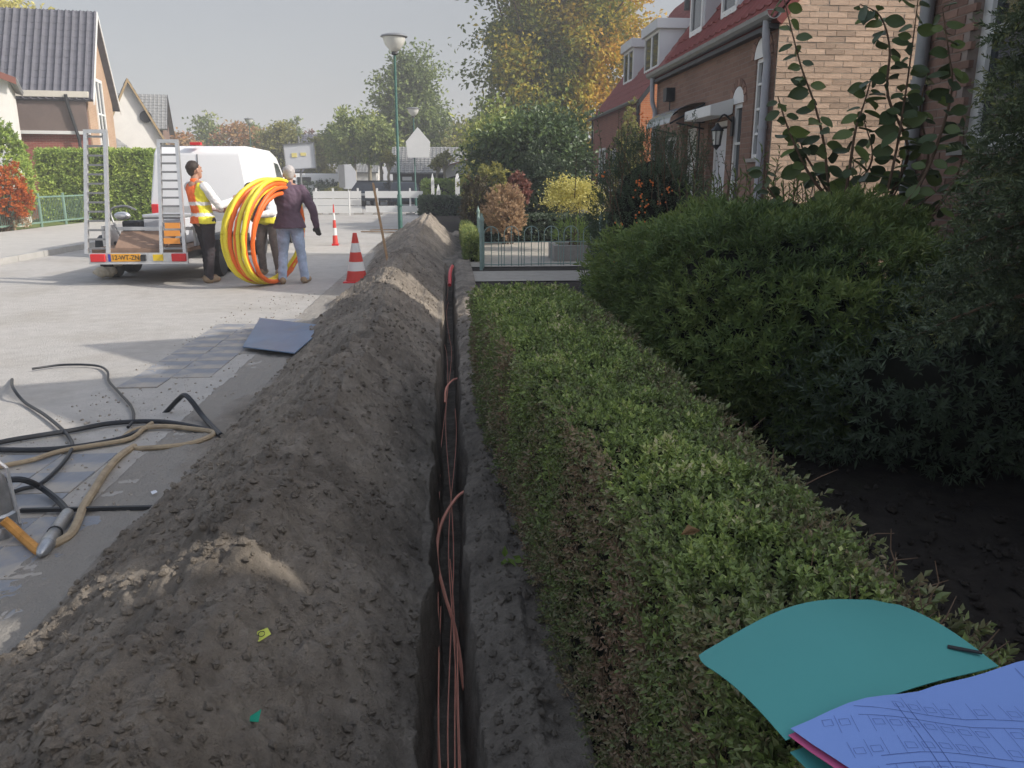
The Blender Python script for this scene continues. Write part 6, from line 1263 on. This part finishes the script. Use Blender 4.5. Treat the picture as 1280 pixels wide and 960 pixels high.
# planting round the gate and beyond
hedge_box('garden_hedge', 'low dark clipped hedge behind the lit garden path', .75, 20.2, 6.2, 20.9, .62, LM['dark'], 420, .07)
hedge_box('garden_hedge', 'loose green hedge along the trench beyond the open gate leaf', .30, 15.2, .52, 21.5, .42, LM['mid'], 500, .07)
t = tree('standard_tree', 'small clipped standard tree with a bright yellow globe crown', 'tree', (2.68, 17.6, 0), 1.6, (.60, .55, .37), 1.12, LM['yellow'], 90, 60, .11, .055, trunk_r=.022, shell=.45, lump=.35, seed=3, nl=6)
bush('hydrangea_bush', 'rounded bush of faded beige flower heads beside the dark shrub', (1.32, 19.5, .66), (.45, .45, .60), LM['beige'], 900, 9, .06, .03, 'shrub', stem=.07, seed=12, lump=.3, shell=.5, base=0)
bush('red_shrub', 'small red-leaved shrub showing above the beige flower heads', (1.72, 20.6, 1.25), (.24, .3, .34), LM['redl'], 160, 8, .11, .05, 'shrub', seed=13, base=0)
bush('dark_shrub', 'tall dark evergreen shrub between the beige bush and yellow globe', (2.5, 21.6, 1.0), (.78, .7, 1.15), LM['dark'], 1200, 8, .12, .06, 'shrub', seed=14, base=0)
bush('purple_shrub', 'dark purple-brown shrub near the far end of the trench', (.72, 21.5, .75), (.42, .42, .75), LM['heather'], 420, 8, .09, .04, 'shrub', seed=15, base=0)
bush('yellow_green_shrub', 'loose yellow-green shrub behind the purple one', (1.15, 23.6, 1.0), (.6, .5, .9), LM['olive'], 330, 8, .12, .05, 'shrub', seed=16, base=0, lump=.4)
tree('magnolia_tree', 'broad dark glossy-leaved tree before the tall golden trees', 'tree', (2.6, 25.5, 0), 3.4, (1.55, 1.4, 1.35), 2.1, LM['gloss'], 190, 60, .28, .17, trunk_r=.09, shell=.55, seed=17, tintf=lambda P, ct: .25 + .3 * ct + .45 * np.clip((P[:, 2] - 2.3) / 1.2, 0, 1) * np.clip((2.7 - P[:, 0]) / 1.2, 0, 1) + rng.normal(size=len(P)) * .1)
tree('green_tree', 'lighter green shrub-like tree at the left of the glossy one', 'tree', (1.75, 27.5, 0), 3.5, (1.1, 1.1, 1.2), 2.45, LM['mid'], 110, 50, .3, .15, trunk_r=.07, seed=18, tintf=lambda P, ct: .55 + .4 * ct + rng.normal(size=len(P)) * .1)
bush('climbing_shrub', 'tall green and yellow climber at the corner of the orange house', (5.45, 25.2, 1.7), (.38, .38, 1.75), LM['olive'], 620, 8, .11, .05, 'shrub', seed=19, base=0)
hedge_box('far_hedge', 'dark low hedge at the end of the spoil heap', -1.3, 35.6, 1.4, 36.5, .75, LM['dark'], 160, .12, group=None)
hedge_box('far_hedge', 'yellow-topped clipped hedge before the timber barn', -1.4, 43.5, 2.4, 44.5, 1.45, LM['lime'], 130, .14)
# left side gardens
hedge_box('conifer_hedge', 'tall bright green conifer hedge before the ribbed-roof house', -14.3, 30.0, -10.5, 31.2, 2.45, LM['thuja'], 330, .13)
bush('conical_conifer', 'small dense green conifer beside the white rendered house', (-13.15, 25.5, 1.6), (.75, .7, 1.6), LM['thuja'], 1100, 8, .11, .05, 'shrub', seed=21, lump=.08, base=0)
bush('orange_shrub', 'glowing orange shrub in the left front garden', (-12.75, 24.4, 1.05), (.72, .6, .78), LM['orange'], 700, 8, .09, .05, 'shrub', seed=22, base=0, lump=.35)
bush('yellow_shrub', 'yellow-green bush behind the green wire fence', (-12.75, 21.6, .75), (.7, .6, .55), LM['yellow'], 450, 8, .09, .045, 'shrub', seed=23, base=.05)
bush('pale_perennial', 'pale flowering clump low behind the wire fence', (-13.2, 25.0, .42), (.8, .5, .36), LM['beige'], 300, 7, .09, .03, 'plant', seed=24, base=.05)
bush('low_shrub', 'low olive clump near the left picture edge behind the fence', (-13.4, 20.2, .4), (.7, .5, .36), LM['olive'], 300, 7, .09, .03, 'plant', seed=25, base=.05)
# trees down the street
def far_tree(name, label, px, Y, top, half, lm, low=None, pale=False, group=None, ncl=70, per=36, ls=.34, seed=0, tintf=None, lump=.3, cat='tree'):
    b = at(px, 232, Y=Y); zt = at(px, top, Y=Y).z; zl = at(px, low or 222, Y=Y).z; rx = abs(at(px + half, 200, Y=Y).x - b.x); rz = (zt - zl) / 2
    return tree(name, label, cat, (b.x, Y, 0), zt, (rx * .86, rx * .86, rz * .88), zl + rz, lm, ncl, per, rx * .17, ls, group, .012 * Y / 4, 'palebark' if pale else 'bark', tintf, .35, lump, seed, -1, 9)
G_ = 'autumn trees lining the far end of the street'
for i, (nm, px, Y, top, half, lm, lab) in enumerate((('autumn_tree', 238, 70, 158, 24, 'rust', 'rusty orange tree just right of the grey tiled roof'), ('green_tree', 266, 78, 136, 20, 'mid', 'dark green tree rising above the van roof'), ('autumn_tree', 298, 72, 148, 28, 'rust', 'reddish brown tree above the middle of the van'), ('green_tree', 323, 84, 148, 16, 'mid', 'green tree behind the far left street lamp'), ('autumn_tree', 352, 68, 147, 32, 'olive', 'large yellow-green tree above the van cab'),
        ('spruce_tree', 371, 84, 148, 12, 'mid', 'pointed dark spruce right of the yellow-green tree'), ('autumn_tree', 396, 88, 162, 18, 'redl', 'red-leaved tree showing behind its green neighbour'), ('green_tree', 400, 70, 170, 22, 'olive', 'soft green tree above the blank sign board'), ('green_tree', 578, 72, 142, 36, 'olive', 'pale olive tree right of the big round one'), ('green_tree', 540, 80, 160, 34, 'olive', 'olive tree low behind the dark barn'), ('green_tree', 610, 64, 120, 30, 'mid', 'green tree beneath the left flank of the golden tree'), ('green_tree', 735, 62, 185, 26, 'mid', 'bluish green tree beside the white garage'))):
    far_tree(nm, lab, px, Y, top, half, LM[lm], group=None, seed=30 + i)
for i, (px, Y, top, half, lab) in enumerate(((428, 64, 150, 22, 'leftmost street tree in the row before the dark cars'), (445, 60, 136, 27, 'second street tree from the left in the row'), (463, 62, 138, 25, 'third street tree from the left in the row'), (478, 58, 150, 20, 'street tree nearest the tall lamp in the row'))):
    far_tree('street_tree', lab, px, Y, top, half, LM['mid'], 206, True, 'pale-stemmed street trees in a row', 80, 40, .30, 50 + i)
far_tree('round_tree', 'big rounded dark green tree behind the street lamps', 513, 66, 58, 46, LM['mid'], 205, False, None, 210, 60, .34, 60, tintf=lambda P, ct: .12 + .4 * ct + rng.normal(size=len(P)) * .12)
for i, (px, lab) in enumerate(((487, 'slim pale sapling just left of the house-shaped sign'), (548, 'slim pale sapling before the dark barn, left one'), (556, 'slim pale sapling before the dark barn, right one'))):
    far_tree('sapling', lab, px, 50 - i, 188, 9, LM['olive'], 212, True, None, 16, 26, .2, 65 + i)
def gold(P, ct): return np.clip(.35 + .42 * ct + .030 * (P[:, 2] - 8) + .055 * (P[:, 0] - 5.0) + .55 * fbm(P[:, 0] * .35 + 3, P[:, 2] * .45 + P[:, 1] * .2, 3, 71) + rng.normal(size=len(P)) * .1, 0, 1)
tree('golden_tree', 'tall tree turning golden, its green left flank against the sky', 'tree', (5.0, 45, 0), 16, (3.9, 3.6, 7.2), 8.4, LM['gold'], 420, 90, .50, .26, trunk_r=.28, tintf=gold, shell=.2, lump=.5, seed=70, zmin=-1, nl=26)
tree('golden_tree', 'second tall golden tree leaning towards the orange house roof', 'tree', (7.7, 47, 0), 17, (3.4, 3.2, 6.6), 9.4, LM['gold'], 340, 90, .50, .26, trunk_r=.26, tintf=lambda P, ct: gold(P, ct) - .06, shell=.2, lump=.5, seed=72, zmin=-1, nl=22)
tree('green_tree', 'yellow-green tree showing above the ribbed roof at upper left', 'tree', (-24.5, 47, 0), 11, (3.6, 3.4, 3.6), 8.0, LM['yellow'], 120, 60, .6, .34, trunk_r=.22, seed=75)
for i, (px, Y, h, w, lm, lab) in enumerate(((388, 58, 1.1, 1.6, 'dark', 'dark low hedge-like bush under the small white van'), (408, 60, 1.5, 1.1, 'dark', 'dark round bush before the low white building'), (428, 57, 1.0, 1.3, 'olive', 'tawny bush left of the parked cars'))):
    b = at(px, 240, Y=Y); bush('roadside_bush', lab, (b.x, Y, h * .5), (w, .8, h * .6), LM[lm], 220, 7, .22, .1, 'shrub', 'bushes along the far roadside', seed=80 + i, base=0)

# ------------------------------------------------------------------ added haze volume, imitating an overexposed, washed-out distance
hz = MB().box(-700, -400, -1.2, 700, 700, 24.0); m_haze = bpy.data.materials.new('haze'); m_haze.use_nodes = True; _nt = m_haze.node_tree; _nt.nodes.clear()
_o = _n(_nt, 'ShaderNodeOutputMaterial'); _v = _n(_nt, 'ShaderNodeVolumePrincipled'); _v.inputs['Color'].default_value = (.95, .95, .96, 1); _v.inputs['Density'].default_value = .0032; _v.inputs['Anisotropy'].default_value = 0.0
_nt.links.new(_v.outputs[0], _o.inputs['Volume']); tag(hz.build('haze', m_haze), kind='stuff')
